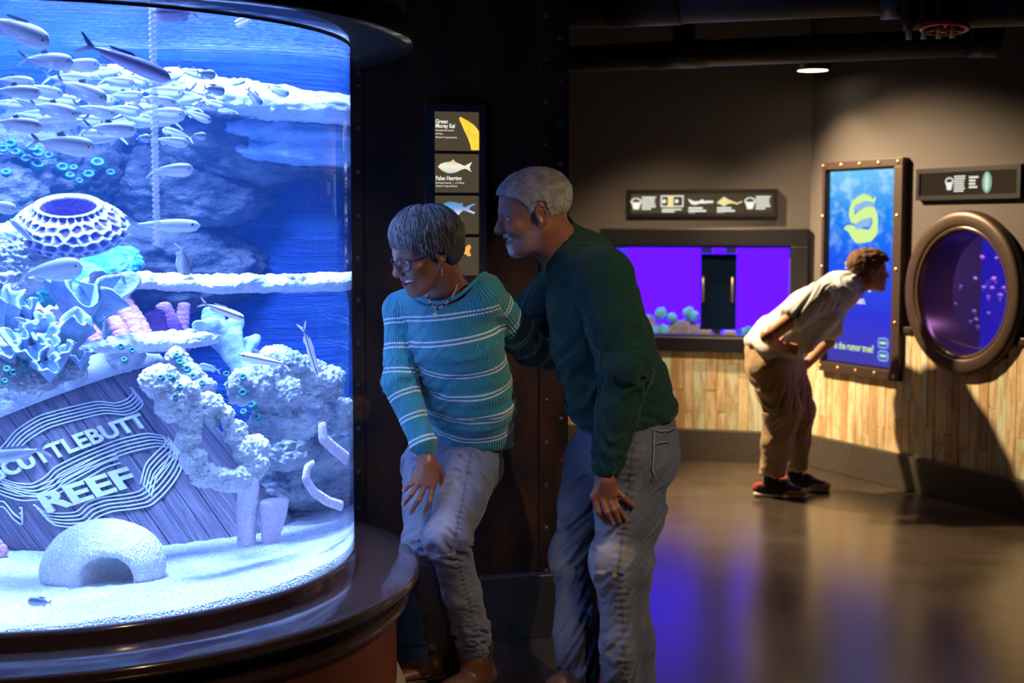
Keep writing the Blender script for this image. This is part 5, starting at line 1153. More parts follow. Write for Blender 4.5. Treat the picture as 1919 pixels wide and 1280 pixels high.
def facecols(L, skin, lip, brow, beard=None):
    n = len(L); C = np.tile(arr(skin), (n, 1)); x, y, z = L.T
    def mixc(m, c): C[:] = C * (1 - m[:, None]) + arr(c) * m[:, None]
    if beard is not None:
        noise = .5 + .5 * vnoise(L, 500, 4)
        m = np.clip((-.062 - z) / .012, 0, 1) * np.clip((.030 - np.abs(y)) / .010, 0, 1) * np.clip((x - .050) / .012, 0, 1); m = np.maximum(m, np.clip(1 - np.abs(z + .050) / .0085, 0, 1) * np.clip((.030 - np.abs(y)) / .008, 0, 1) * (x > .07)); mixc(np.clip(m, 0, 1) * (.45 + .5 * noise), beard)
        m2 = np.clip((.062 - x) / .02, 0, 1) * np.clip((-.035 - z) / .02, 0, 1) * np.clip((z + .125) / .02, 0, 1) * np.clip((x + .005) / .02, 0, 1); mixc(.22 * m2 * noise, arr(beard) * .8)
    m = np.clip(1 - np.hypot(y / .033, (z + .0650) / .0175), 0, 1) * (x > .078); mixc(np.clip(m * 3, 0, 1), lip)
    m = np.clip(1 - np.abs(z - (.023 + .006 * np.sin(np.clip((np.abs(y) - .012) / .036, 0, 1) * 2.6))) / .0062, 0, 1) * np.clip((np.abs(y) - .008) / .006, 0, 1) * np.clip((.054 - np.abs(y)) / .008, 0, 1) * (x > .05); mixc(np.clip(m * 1.8, 0, .85), brow)
    return C
def skinmat(name, rough=0.42):
    t = NT(name); v = t.coord(); n1 = t.noise(v, 180, 4); c = t.mix(t.math('MULTIPLY', t.noise(v, 22, 3), .35), t.attr('Col', 'Color'), t.mix(0.5, t.attr('Col', 'Color'), (0.20, 0.05, 0.03)))
    return t.pbsdf(base=c, rough=rough, spec=0.45, normal=t.bump(n1, 0.10, 0.002))
SKIN = skinmat('skin')
def eyes(H, parent, look=(1, 0, -.1), iris=(0.06, 0.03, 0.015)):
    t = NT('eyeball'); l = t.n('SeparateXYZ', ins={0: t.coord()}).outputs[0]
    EM = t.pbsdf(base=t.ramp(l, [(0.0, (.42, .40, .38)), (.80, (.42, .40, .38)), (.82, iris), (.92, iris), (.94, (.005, .005, .005))]), rough=0.08)
    d = H.R @ arr(look); q = Vector(d).to_track_quat('X', 'Z').to_matrix().to_4x4()
    for s in (-1, 1):
        m = q.copy(); m.translation = Vector(H.w((.0790, s * .0315, -.0012))); o = MB().sphere((0, 0, 0), 1.0, 16, 12).build('eye', EM, None, m @ Matrix.Scale(.0122 * H.S, 4)); childof(o, parent)
def teeth(H, parent):
    mb = MB()
    for k in range(-5, 6):
        y = k * .0052; x = .0880 - 14 * y * y; mb.bbox((x - .006, y - .0025, -.0665 + .12 * abs(y)), (x + .001, y + .0025, -.0550 + .06 * abs(y)), .0008)
    m = Matrix(H.R.tolist()).to_4x4(); m.translation = Vector(H.O); o = mb.build('teeth', M('tooth_enamel', (.80, .78, .72), .25), None, m @ Matrix.Scale(H.S, 4)); childof(o, parent)
def hairline(V, H, g):
    """keep only what lies above z > g(x) in head coordinates"""
    X, Y, Z = V.ax[0][:, None, None], V.ax[1][None, :, None], V.ax[2][None, None, :]; R, O, S = H.R, H.O, H.S
    lx = ((X - O[0]) * R[0, 0] + (Y - O[1]) * R[1, 0] + (Z - O[2]) * R[2, 0]) / S; lz = ((X - O[0]) * R[0, 2] + (Y - O[1]) * R[1, 2] + (Z - O[2]) * R[2, 2]) / S
    d = (np.interp(lx, [p[0] for p in g], [p[1] for p in g]) - lz) * S * .8; k = .006
    hh = np.maximum(k - np.abs(V.F - d), 0) / k; V.F = (np.maximum(V.F, d) + hh * hh * k * .25).astype(np.float32)
def finger(V, pts, r0, r1): 
    n = len(pts); V.chain(pts, [r0 + (r1 - r0) * i / (n - 1) for i in range(n)], .003)
def person(name, parts, label):
    """parts: list of (V, Q, colours) joined into the one body mesh"""
    V, Q = joinvq([(p[0], p[1]) for p in parts]); C = np.concatenate([p[2] for p in parts]); base = np.array([V[:, 0].mean(), V[:, 1].mean(), 0.0])
    o = mobj(name, npmesh(name, V - base, Q, colors={'Col': C}), SKIN, None, Matrix.Translation(base)); tag(o, label, 'person'); bpy.context.view_layer.update(); return o
def flatc(V, c): return np.tile(arr(c), (len(V), 1))
def wear(name, V, Q, mat, parent, attrs=None, colors=None):
    o = mobj(name, npmesh(name, V, Q, attrs, colors), mat); childof(o, parent); return o
# ---- cloth materials
def denim(name, a, b, fade):
    t = NT(name); v = t.coord(); n1 = t.noise(v, 9, 4); n2 = t.noise(v, 420, 3, .8); tw = t.n('TexWave', bands_direction='DIAGONAL', ins={'Vector': v, 'Scale': 330, 'Distortion': 1.0}).outputs['Fac']
    c = t.mix(t.ramp(n1, [(0.35, 0), (0.68, 1)]), a, b); c = t.mix(t.ramp(n2, [(0.45, 0), (0.75, .35)]), c, fade); c = t.mix(t.math('MULTIPLY', t.attr('fade'), .75), c, fade); c = t.mix(t.attr('seam'), c, (a[0] * .35, a[1] * .35, a[2] * .35))
    return t.pbsdf(base=c, rough=0.85, spec=0.15, sheen=0.15, normal=t.bump(tw, .18, .002, t.bump(n2, .15, .002)))
def knitmat():
    t = NT('striped_rib_knit'); ax, rb = t.attr('ax'), t.attr('rb')
    f = t.math('FRACT', t.math('DIVIDE', ax, 0.080)); d = t.math('ABSOLUTE', t.math('SUBTRACT', t.math('ABSOLUTE', t.math('SUBTRACT', f, 0.5)), 0.082))
    line = t.math('LESS_THAN', d, 0.036); line = t.math('MULTIPLY', line, t.math('GREATER_THAN', t.math('FRACT', t.math('DIVIDE', rb, 0.0075)), .22)); line = t.math('MULTIPLY', line, t.math('GREATER_THAN', ax, .085))
    rib = t.math('SINE', t.math('MULTIPLY', rb, 2 * math.pi / 0.0075)); row = t.math('SINE', t.math('MULTIPLY', ax, 2 * math.pi / 0.0055)); hgt = t.math('ADD', rib, t.math('MULTIPLY', row, .35))
    c = t.mix(line, (0.026, 0.20, 0.265), (0.72, 0.75, 0.76))
    return t.pbsdf(base=c, rough=0.9, spec=0.1, sheen=0.2, normal=t.bump(hgt, .55, .003))
def cloth(name, a, b, rough=.85, wv=600):
    t = NT(name); v = t.coord(); n2 = t.noise(v, wv, 3, .8); return t.pbsdf(base=t.mix(t.noise(v, 12, 3), a, b), rough=rough, spec=.12, sheen=.08, normal=t.bump(n2, .25, .002))
def hairmat(name, scale=300, str_=.8, stretch=None):
    t = NT(name); v = t.coord(); n1 = t.noise(t.n('Mapping', ins={'Vector': v, 'Scale': stretch or (1, 1, 1)}).outputs[0], scale, 4, .75); c = t.mix(t.ramp(n1, [(.35, .75), (.62, 0)]), t.attr('Col', 'Color'), t.mix(.5, t.attr('Col', 'Color'), (.01, .01, .012)))
    return t.pbsdf(base=c, rough=.75, spec=.3, normal=t.bump(n1, str_, .004))
LEATHER = M('brown_leather', (.070, .028, .012), .38, var=(14, (.115, .048, .020)), bump=(120, .35, .004)); ELAST = M('dark_elastic', (.030, .014, .010), .8); SOLE = M('dark_sole', (.03, .018, .012), .7)

# ------------------------------------------------------------------ woman in the striped sweater
def woman():
    skin = (.205, .090, .056)
    f = arr((-math.cos(math.radians(31)), -math.sin(math.radians(31)), -.33)); Rm = basis(f, (-.06, -.06, 1)); S = 1.03
    nose = arr(P(737, 516, 4.30)); H = Head(nose - Rm @ (arr((.122, 0, -.031)) * S), Rm, S)
    nb = arr(P(850, 556, 4.52)); ch = arr(P(838, 600, 4.50))
    lo = np.minimum(H.O, nb) - .22; hi = np.maximum(H.O, nb) + .20; V = Vol(lo, hi, .0028)
    headsdf(V, H, True, .95, .95, .9)
    nk = H.w((-.030, 0, -.055)); V.cone(nk, nb, .050, .056, .02); V.cone(H.w((-.01, 0, -.07)), nb + [-.03, -.02, 0], .040, .045, .03)
    lat = arr((.77, -.64, 0)); V.econe(nb + [0, 0, -.02], ch + [.0, .02, -.04], (.11, .055), (.11, .062), lat, .05)
    V.cone(nb - lat * .10 + [0, .0, -.045], nb + lat * .10 + [0, 0, -.035], .034, .034, .05)
    v1, q1 = V.nets(); c1 = facecols(H.L(v1), skin, (.30, .085, .085), (.08, .07, .07))
    # right hand on the thigh
    W = arr(P(798, 842, 4.47)); lo = arr(P(740, 985, 4.38)) - .05; hi = arr(P(850, 820, 4.60)) + .04; V = Vol(np.minimum(lo, hi), np.maximum(lo, hi), .0022)
    Y0 = 4.455; kn = [arr(P(776, 900, Y0 + .005)), arr(P(786, 904, Y0 - .004)), arr(P(798, 907, Y0 - .006)), arr(P(810, 909, Y0 - .002))]
    V.cone(W, P(798, 862, 4.462), .026, .025, .01)
    for k in kn: V.cone(P(800, 866, 4.462), k, .022, .0135, .012)
    V.cone(P(812, 875, 4.467), P(815, 900, 4.467), .020, .014, .012)
    for pts in ([(776, 900, .005), (768, 908, -.006), (757, 919, .010)], [(786, 904, -.004), (771, 926, -.014), (756, 945, .008)], [(798, 907, -.006), (785, 936, -.016), (769, 961, .006)], [(810, 909, -.002), (806, 938, -.012), (795, 962, .008)]):
        finger(V, [arr(P(a, b, Y0 + c)) for a, b, c in pts], .0098, .0074)
    finger(V, [arr(P(818, 872, 4.48)), arr(P(828, 888, 4.50)), arr(P(826, 905, 4.51))], .012, .008)
    v2, q2 = V.nets(); c2 = flatc(v2, skin); tips = [(757, 919, .010), (756, 945, .008), (769, 961, .006), (795, 962, .008)]
    for a, b, c in tips:
        m = np.exp(-(np.linalg.norm(v2 - arr(P(a, b + 1, Y0 + c - .006)), axis=1) / .0075) ** 2); c2 = c2 * (1 - m[:, None]) + arr((.42, .24, .19)) * m[:, None]
    # body under the clothes (coarse)
    sh_r = arr(P(752, 582, 4.60)); el_r = arr(P(750, 715, 4.54)); sh_l = arr(P(908, 552, 4.42)); el_l = arr(P(992, 652, 4.68)); ha_l = arr(P(1085, 686, 4.86))
    pel = arr(P(862, 835, 4.72)); hipL = arr(P(886, 872, 4.63)); kneL = arr(P(838, 1008, 4.47)); ankL = arr(P(893, 1210, 4.66)); hipR = arr(P(805, 872, 4.78)); kneR = arr(P(795, 1018, 4.66)); ankR = arr(P(833, 1200, 4.80))
    V = Vol((-.75, 4.2, 0), (.45, 5.1, 1.6), .011)
    V.chain([nb, ch + [.03, .05, -.05], pel], [.045, .05, .09], .02); V.chain([sh_r, el_r, W], [.036, .034, .024], .02); V.chain([sh_l, el_l, ha_l], [.036, .034, .028], .02); V.chain([hipL, kneL, ankL], [.066, .048, .034], .02); V.chain([hipR, kneR, ankR], [.066, .046, .034], .02); V.cone(ch + [.03, .05, -.05], sh_r, .04, .03, .02); V.cone(ch + [.03, .05, -.05], sh_l, .04, .03, .02); V.cone(pel, hipL, .09, .066, .02); V.cone(pel, hipR, .09, .066, .02)
    v3, q3 = V.nets()
    body = person('person', [(v1, q1, c1), (v2, q2, c2), (v3, q3, flatc(v3, skin))], 'woman in a teal striped sweater and glasses, smiling and bending toward the aquarium')
    eyes(H, body, (1, .0, -.15)); teeth(H, body)
    # sweater
    hem = arr(P(884, 826, 4.70)); s1 = arr(P(834, 565, 4.50)); s2 = arr(P(852, 640, 4.53)); s3 = arr(P(872, 735, 4.61))
    V = Vol((-.60, 4.15, .70), (.42, 5.05, 1.62), .0048)
    V.econe(s1, s2, (.155, .082), (.168, .112), lat, .03); V.econe(s2, s3, (.168, .112), (.172, .118), lat, .02); V.econe(s3, hem, (.172, .118), (.150, .112), lat, .02, .25)
    V.plane(hem + [0, 0, -.020], (.05, 0, -1), .01)
    V.cone(s1 + [0, 0, .015], sh_r, .062, .058, .035); V.cone(s1 + [0, 0, .015], sh_l, .062, .060, .035)
    wr_ = arr(P(791, 826, 4.475)); V.chain([sh_r, el_r, wr_], [.056, .051, .040], .018); V.cone(P(795, 834, 4.47), P(796, 838, 4.47), .036, .033, .006)
    V.chain([sh_l, el_l, ha_l], [.060, .054, .042], .02)
    NC0 = nb + arr((-.022, -.045, .078)); NRm = np.stack([lat, arr((-.64, -.77, 0)), arr((0, 0, 1))], 1); NRr = arr((.140, .112, .118))
    V.ell(NC0, NRr, .012, NRm, True)
    v, q = V.nets(1); N = vnormals(v, q)
    limbs = [([s1 + [-.02, 0, .09], s2, s3, hem], [.15, .15, .15, .14], (-.64, -.77, 0)), ([sh_r + [.0, 0, .04], el_r, wr_], [.06, .052, .042], (-.6, -.8, 0)), ([sh_l + [-.02, 0, .03], el_l, ha_l], [.062, .056, .046], (-.3, -.9, 0))]
    lid, ax, ang = limbparam(v, limbs); R_ = np.where(lid == 0, .145, .050); rb = ang * R_
    amp = np.where(lid == 0, .004 + .006 * window(ax, .36, .10), .0035 + .006 * window(ax, .28, .07)); v = folds(v, N, ax, ang, amp, 20, 3, .5)
    v = v + N * (.006 * window(ax, np.where(lid == 0, .475, np.where(lid == 1, .49, 9)), .012))[:, None]
    off = np.where(lid == 0, -.002, np.where(lid == 1, .040, .02))
    wear('sweater', v, q, knitmat(), body, {'ax': ax + off, 'rb': rb})
    # collar roll
    mb = MB(); pts = []
    for k in range(64):
        a = 2 * math.pi * k / 64; d = arr((math.cos(a), math.sin(a), 0)); best = None
        for th in np.linspace(-.2, 1.45, 90):
            p = NC0 + NRm @ (NRr * arr((math.cos(a) * math.cos(th), math.sin(a) * math.cos(th), -math.sin(th))))
            i = np.clip(np.round((p - V.lo) / V.h).astype(int), 0, V.n - 1)
            if V.F[tuple(i)] < .006: best = p; break
        if best is not None: pts.append(Vector(best))
    if len(pts) > 20:
        for _ in range(3): pts = [(pts[i - 1] + pts[i] * 2 + pts[(i + 1) % len(pts)]) / 4 for i in range(len(pts))]
        o = MB().tube(pts + [pts[0]], .0065, 8, caps=False).build('collar', cloth('teal_collar', (.028, .21, .28), (.034, .25, .32)), None); childof(o, body)
    # jeans
    V = Vol((-.60, 4.2, .05), (.25, 5.1, .98), .0052)
    V.econe(arr(P(874, 810, 4.70)), pel, (.135, .10), (.142, .105), lat, .03); V.cone(pel, hipL, .10, .088, .04); V.cone(pel, hipR, .10, .086, .04)
    V.chain([hipL, hipL * .45 + kneL * .55, kneL, kneL * .5 + ankL * .5, ankL + [0, 0, -.02]], [.087, .076, .064, .058, .050], .03); V.chain([hipR, hipR * .45 + kneR * .55, kneR, kneR * .5 + ankR * .5, ankR + [0, 0, -.01]], [.086, .074, .062, .056, .050], .03)
    V.plane(arr((0, 0, .140)), (.15, -.1, -1), .004)
    v, q = V.nets(1); N = vnormals(v, q); limbs = [([hipL + [0, 0, .12], kneL, ankL], [.085, .064, .05], (-.6, -.8, 0)), ([hipR + [0, 0, .12], kneR, ankR], [.085, .064, .05], (-.6, -.8, 0))]
    lid, ax, ang = limbparam(v, limbs); kx = np.linalg.norm(hipL + [0, 0, .12] - kneL); amp = .003 + .011 * window(ax, kx + .02, .06) + .013 * window(ax, kx + .38, .07) + .006 * window(ax, .14, .09); v = folds(v, N, ax, ang, amp, 38, 8, .9)
    fade = np.clip(np.cos(ang), 0, 1) ** 2 * (.75 * window(ax, .22, .13) + .8 * window(ax, kx - .02, .06) + .3 * window(ax, kx + .2, .12)); seam = window(ang, -1.05, .06) * .55; v = v + N * (.0022 * np.sin(ax * 2 * math.pi / .019) * window(ang, -1.05, .22))[:, None]; fade = np.maximum(fade, .5 * window(ang, .05, .03) * (ax > kx + .05))
    wear('jeans', v, q, denim('faded_grey_denim', (.070, .088, .150), (.110, .128, .185), (.36, .38, .43)), body, {'fade': fade, 'seam': seam})
    # ankle boots
    for ank, d in ((ankL, arr((-.62, -.78, 0))), (ankR, arr((-.85, -.52, 0)))):
        a = arr((ank[0], ank[1], 0)); V = Vol(a + [-.30, -.30, -.01], a + [.16, .16, .22], .0045); hl = a - d * .035
        V.chain([ank * [1, 1, 0] + [0, 0, .175], a + [0, 0, .09]], [.050, .046], .02); V.cone(a + [0, 0, .09], hl + [0, 0, .05], .048, .040, .03); V.econe(hl + [0, 0, .045], a + d * .12 + [0, 0, .036], (.036, .034), (.042, .030), np.cross(d, (0, 0, 1)), .03); V.econe(a + d * .08 + [0, 0, .04], a + d * .185 + [0, 0, .030], (.042, .032), (.034, .022), np.cross(d, (0, 0, 1)), .02)
        V.plane(a + [0, 0, .024], (0, 0, -1), .004); V.plane(a + [0, 0, .180], (0, 0, 1), .004); v, q = V.nets(1); N = vnormals(v, q); v = v + N * (.003 * vnoise(v, 18, 5, 2))[:, None]
        b = wear('ankle_boot', v, q, LEATHER, body)
        V = Vol(a + [-.30, -.30, -.01], a + [.16, .16, .06], .0045); V.econe(hl + [0, 0, .014], a + d * .10 + [0, 0, .014], (.040, .016), (.044, .014), np.cross(d, (0, 0, 1)), .01); V.econe(a + d * .10 + [0, 0, .014], a + d * .185 + [0, 0, .014], (.046, .014), (.036, .013), np.cross(d, (0, 0, 1)), .01); V.plane(a + [0, 0, .026], (0, 0, 1), .003); V.plane(a + [0, 0, .0], (0, 0, -1), .003); v, q = V.nets(); wear('sole', v, q, SOLE, b)
        sd = np.cross(d, (0, 0, 1)); sd = sd if sd[1] < 0 else -sd
        V = Vol(a + [-.12, -.12, .06], a + [.12, .12, .21], .004); V.econe(a + sd * .043 - d * .008 + [0, 0, .072], a + sd * .049 - d * .010 + [0, 0, .165], (.012, .012), (.020, .010), d, .01); v, q = V.nets(); wear('elastic_gusset', v, q, ELAST, b)
    # hair: cap and locks
    V = Vol(H.O - .17, H.O + .17, .0035); H.ell(V, (-.018, 0, .046), (.113, .093, .089), .01); H.ell(V, (-.055, 0, .0), (.068, .080, .075), .03); H.ell(V, (.024, 0, .052), (.076, .076, .062), .03)
    hairline(V, H, [(-.15, -.075), (-.09, -.070), (-.05, -.055), (-.02, -.010), (.005, .030), (.03, .028), (.055, .052), (.075, .085), (.13, .090)]); v, q = V.nets(); N = vnormals(v, q); l = H.L(v); v = v + N * (.005 * vnoise(l * [1, 1, .5], 45, 3, 2))[:, None]
    wear('hair', v, q, hairmat('grey_hair_cap', 220, 1.0, (1, 1, .35)), body, None, {'Col': np.tile(arr((.085, .085, .088)), (len(v), 1))})
    rnd = random.Random(12); mb = MB(); cols = []; cen = arr((-.016, 0, .030)); rad = arr((.117, .097, .108))
    tilt = np.array(Euler((0, math.radians(-14), 0)).to_matrix())
    for k in range(5000):
        fr = k >= 3600; sb = k >= 4850; phi = rnd.uniform(-math.pi, math.pi) if not fr else rnd.uniform(-1.05, 1.05) if not sb else rnd.choice((-1, 1)) * rnd.uniform(1.12, 1.38); front = math.cos(phi); th0 = math.acos(rnd.uniform(.15, .99)) * .9 if not fr else rnd.uniform(.35, 1.35)
        end = rnd.uniform(1.45, 1.95) if front > .5 else (2.08 if front < -.2 else rnd.uniform(1.5, 1.85))
        if abs(abs(phi) - 1.05) < .28: end = 1.95
        end *= rnd.uniform(.90, 1.03); th1 = min(th0 + rnd.uniform(.55, .85), end)
        if fr: end = rnd.uniform(1.65, 2.28) if not sb else rnd.uniform(2.1, 2.4); th1 = min(end, th0 + 1.0)
        if th1 - th0 < .25: th0 = th1 - .35
        sw = rnd.uniform(-.15, .35); lift = rnd.uniform(-.01, .07); pts = []; rs = []; w = rnd.uniform(.0009, .0026); ph = rnd.uniform(0, 6)
        for i in range(8):
            g = i / 7; th = th0 + (th1 - th0) * g; pp = phi + sw * g + .05 * math.sin(5 * g + ph); d = arr((math.sin(th) * math.cos(pp), math.sin(th) * math.sin(pp), math.cos(th)))
            p = cen + tilt @ (rad * d * (1.0 + lift * math.sin(math.pi * min(g * 1.2, 1)) - .16 * max(0, th - 1.15)))
            pts.append(Vector(H.w(p))); rs.append(w * (.35 + .65 * math.sin(math.pi * min(1, g * .8 + .18))) if i < 7 else w * .15)
        mb.tube(pts, rs, 4, caps=False); b = rnd.uniform(.04, .30); cols += [(b, b * .99, b * .98)] * (8 * 4)
    me = mb.mesh('hair_locks'); at = me.attributes.new('Col', 'FLOAT_COLOR', 'POINT'); at.data.foreach_set('color', np.c_[np.array(cols, np.float32), np.ones(len(cols), np.float32)].ravel())
    t = NT('grey_hair_strands'); HM = t.pbsdf(base=t.attr('Col', 'Color'), rough=.5, spec=.45); o = mobj('hair_locks', me, HM); tag(o, 'short silver grey hair with a fringe', kind='stuff'); childof(o, body)
    # glasses
    FR_ = M('dark_blue_acetate', (.012, .016, .05), .2); LENS = pane_mat('spectacle_lens'); g = empty('eyeglasses'); 
    mh = Matrix(H.R.tolist()).to_4x4() @ Matrix.Scale(1, 4); mh.translation = Vector(H.O); mh = mh @ Matrix.Scale(H.S, 4)
    for s in (-1, 1):
        oval = [(.1085 - 6.5 * (y_ ** 2), y_, z_) for y_, z_ in [(s * (.033 + .025 * math.copysign(abs(math.cos(a)) ** .7, math.cos(a))), -.008 + .019 * math.copysign(abs(math.sin(a)) ** .75, math.sin(a))) for a in np.linspace(0, 2 * math.pi, 33)]]
        o = MB().tube(oval, .0019, 6, caps=False).build('rim', FR_, None, mh); childof(o, g)
        mb = MB(); mb.add([(x - .0005, y, z) for x, y, z in oval[:-1]], [tuple(range(32))]); o = mb.build('lens', LENS, None, mh); childof(o, g)
        o = MB().tube([(.088, s * .059, .002), (.070, s * .071, .002), (.0, s * .082, .004), (-.02, s * .083, -.010)], .0024, 6).build('temple', FR_, None, mh); childof(o, g)
    o = MB().tube([(.107, -.009, -.002), (.1125, 0, .001), (.107, .009, -.002)], .0018, 6).build('bridge', FR_, None, mh); childof(o, g); g['label'] = 'dark blue rimmed glasses'; childof(g, body)
    # earring and bead necklace
    er = arr(P(821, 512, 4.27)); e_ = arr(H.w((.0, .079, -.045))) if (H.w((0, .08, 0))[1] < H.O[1]) else arr(H.w((.0, -.079, -.045)))
    mb = MB(); mb.tube([e_, e_ + [0, 0, -.022]], .0007, 4); 
    for dz, r in ((.006, .0026), (.011, .0032), (.017, .0022), (.022, .0028)): mb.sphere(e_ + [0, 0, -dz], r, 8, 6)
    o = mb.build('earring', M('rose_bead', (.55, .25, .20), .25), None); childof(o, body)
    nk_pts = [P(846, 470, 4.47), P(857, 500, 4.44), P(859, 518, 4.42), P(855, 540, 4.40), P(846, 560, 4.385), P(832, 572, 4.375), P(820, 579, 4.37), P(810, 574, 4.37), P(803, 562, 4.375), P(797, 550, 4.39)]
    cols_ = [M('bead_pink', (.55, .28, .30), .25), M('bead_black', (.02, .012, .012), .2), M('bead_teal', (.05, .32, .32), .25), M('bead_lilac', (.45, .36, .55), .25)]
    nl = empty('necklace'); acc = 0
    for a, b in zip(nk_pts[:-1], nk_pts[1:]):
        n = max(2, int((b - a).length / .0068))
        for i in range(n):
            p = a.lerp(b, i / n); f = acc; acc += 1; zone = 0 if f < 7 else 1 if f < 13 else 2 if f < 18 else 3 if f < 24 else (0, 1, 3)[f % 3]
            o = MB().sphere((0, 0, 0), .0036, 8, 6).build('bead', cols_[zone], None, Matrix.Translation(p)); childof(o, nl)
    mb = MB(); pd = P(815, 590, 4.362)
    for k in range(8): mb.tube([pd, pd + Vector((.008 * math.cos(k * .785), -.001, .008 * math.sin(k * .785)))], [.0022, .0008], 5)
    mb.tube([P(819, 580, 4.365), pd], .0010, 5); o = mb.build('pendant', M('silver_charm', (.75, .75, .75), .25, .9), None); childof(o, nl); nl['label'] = 'bead necklace with a silver charm'; childof(nl, body)
woman()

# ------------------------------------------------------------------ man in the green sweater
def man():
    skin = (.200, .085, .052)
    f = arr((-1.0, -.20, -.20)); Rm = basis(f, (-.0, -.02, 1)); S = 1.07
    nose = arr(P(927, 434, 4.44)); H = Head(nose - Rm @ (arr((.122, 0, -.031)) * S), Rm, S)
    nb = arr(P(1062, 470, 4.53)); V = Vol(np.minimum(H.O, nb) - .20, np.maximum(H.O, nb) + .19, .0030)
    headsdf(V, H, True, 1.08, 1.0, 1.06)
    V.cone(H.w((-.035, 0, -.045)), nb, .062, .066, .03); V.cone(H.w((-.005, 0, -.075)), nb + [-.03, 0, -.02], .048, .055, .03)
    v1, q1 = V.nets(); c1 = facecols(H.L(v1), skin, (.22, .075, .070), (.12, .10, .09), (.80, .80, .82))
    # left hand against the thigh
    Y0 = 4.285; W = arr(P(1137, 882, 4.29)); lo = arr(P(1090, 1000, 4.2)) - .03; hi = arr(P(1210, 860, 4.38)) + .03; V = Vol(np.minimum(lo, hi), np.maximum(lo, hi), .0024)
    V.cone(W, P(1135, 900, Y0), .030, .029, .01)
    for a, b in ((1114, 930), (1127, 933), (1139, 931), (1149, 926)): V.cone(P(1134, 900, Y0), P(a, b, Y0), .026, .0150, .012)
    for pts in ([(1114, 930, 0), (1121, 958, -.008), (1137, 979, .012)], [(1127, 933, -.004), (1137, 960, -.016), (1147, 981, .006)], [(1139, 931, 0), (1150, 956, -.010), (1160, 977, .010)], [(1147, 928, .004), (1157, 951, -.004), (1171, 969, .012)], [(1146, 912, .004), (1167, 931, .002), (1186, 948, .010)]):
        finger(V, [arr(P(a, b, Y0 + c)) for a, b, c in pts], .0118, .0086)
    v2, q2 = V.nets(); c2 = flatc(v2, skin)
    for a, b, c in ((1137, 979, .012), (1147, 981, .006), (1171, 969, .012)):
        m = np.exp(-(np.linalg.norm(v2 - arr(P(a, b, Y0 + c - .006)), axis=1) / .008) ** 2); c2 = c2 * (1 - m[:, None]) + arr((.34, .18, .14)) * m[:, None]
    shl = arr(P(1132, 522, 4.36)); ell_ = arr(P(1172, 690, 4.29)); shr = arr(P(1072, 505, 4.72)); elr = arr(P(1000, 590, 4.90)); har = arr(P(915, 650, 4.98))
    pel = arr(P(1178, 830, 4.53)); hl = arr(P(1196, 862, 4.43)); kl = arr(P(1165, 1052, 4.39)); al = arr(P(1183, 1300, 4.43)); hr = arr(P(1124, 862, 4.63)); kr = arr(P(1080, 1046, 4.67)); ar_ = arr(P(1082, 1265, 4.60)); chs = arr(P(1112, 575, 4.53))
    V = Vol((-.25, 4.1, 0), (.75, 5.15, 1.8), .012); V.chain([nb, chs, pel], [.06, .13, .12], .03); V.chain([shl, ell_, W], [.05, .042, .030], .02); V.chain([shr, elr, har], [.05, .042, .03], .02); V.chain([hl, kl, al * [1, 1, 0] + [0, 0, .09]], [.08, .058, .04], .02); V.chain([hr, kr, ar_ * [1, 1, 0] + [0, 0, .09]], [.08, .055, .04], .02); V.cone(chs, shl, .08, .05, .03); V.cone(chs, shr, .08, .05, .03); V.cone(pel, hl, .1, .08, .02); V.cone(pel, hr, .1, .08, .02)
    v3, q3 = V.nets(); body = person('person', [(v1, q1, c1), (v2, q2, c2), (v3, q3, flatc(v3, skin))], 'grey haired man in a dark green sweater and jeans, leaning toward the aquarium')
    eyes(H, body, (1, .0, -.2)); teeth(H, body)
    # sweater
    lat = arr((0, 1, 0)); hem = arr(P(1174, 790, 4.53)); t1 = arr(P(1152, 715, 4.53)); t2 = arr(P(1130, 640, 4.53)); t3 = arr(P(1112, 565, 4.53)); t4 = arr(P(1092, 500, 4.53))
    V = Vol((-.15, 4.08, .70), (.66, 5.12, 1.70), .0052)
    V.econe(t4, t3, (.165, .108), (.195, .140), lat, .04); V.econe(t3, t2, (.195, .140), (.190, .150), lat, .03); V.econe(t2, t1, (.190, .150), (.185, .160), lat, .03); V.econe(t1, hem, (.185, .160), (.180, .163), lat, .03, .3)
    V.plane(hem + [0, 0, -.008], (-.05, 0, -1), .012)
    V.cone(t4 + [0, 0, .0], shl, .085, .088, .05); V.cone(t4, shr, .085, .085, .05); V.cone(nb + [.005, 0, -.01], nb + [-.048, 0, .072], .076, .068, .03)
    V.chain([shl, shl * .5 + ell_ * .5, ell_, W * .45 + ell_ * .55, W + [0, 0, .012]], [.086, .080, .066, .060, .041], .025); V.chain([shr, elr, har], [.08, .064, .05], .03)
    Hn = arr(P(1022, 455, 4.53)); V.cone(H.w((-.035, 0, -.045)), nb + [-.030, 0, .052], .068, .061, .004, True)
    v, q = V.nets(1); N = vnormals(v, q)
    limbs = [([nb, t3, t1, hem], [.15, .17, .17, .17], (-1, 0, 0)), ([shl, ell_, W], [.09, .07, .045], (-.3, -1, 0)), ([shr, elr, har], [.08, .066, .05], (0, -1, 0))]
    lid, ax, ang = limbparam(v, limbs); La = np.linalg.norm(shl - ell_)
    amp = np.where(lid == 0, .004 + .013 * window(ax, .34, .16) * (np.cos(ang) > -.2) + .006 * window(ax, .56, .05), .004 + .013 * window(ax, La, .09) + .008 * window(ax, La + .25, .06)); v = folds(v, N, ax, ang, amp, 19, 5, 1.0); v = folds(v, N, ax, ang, amp * .5, 33, 15, 1.6); v = relax(v, q, .5)
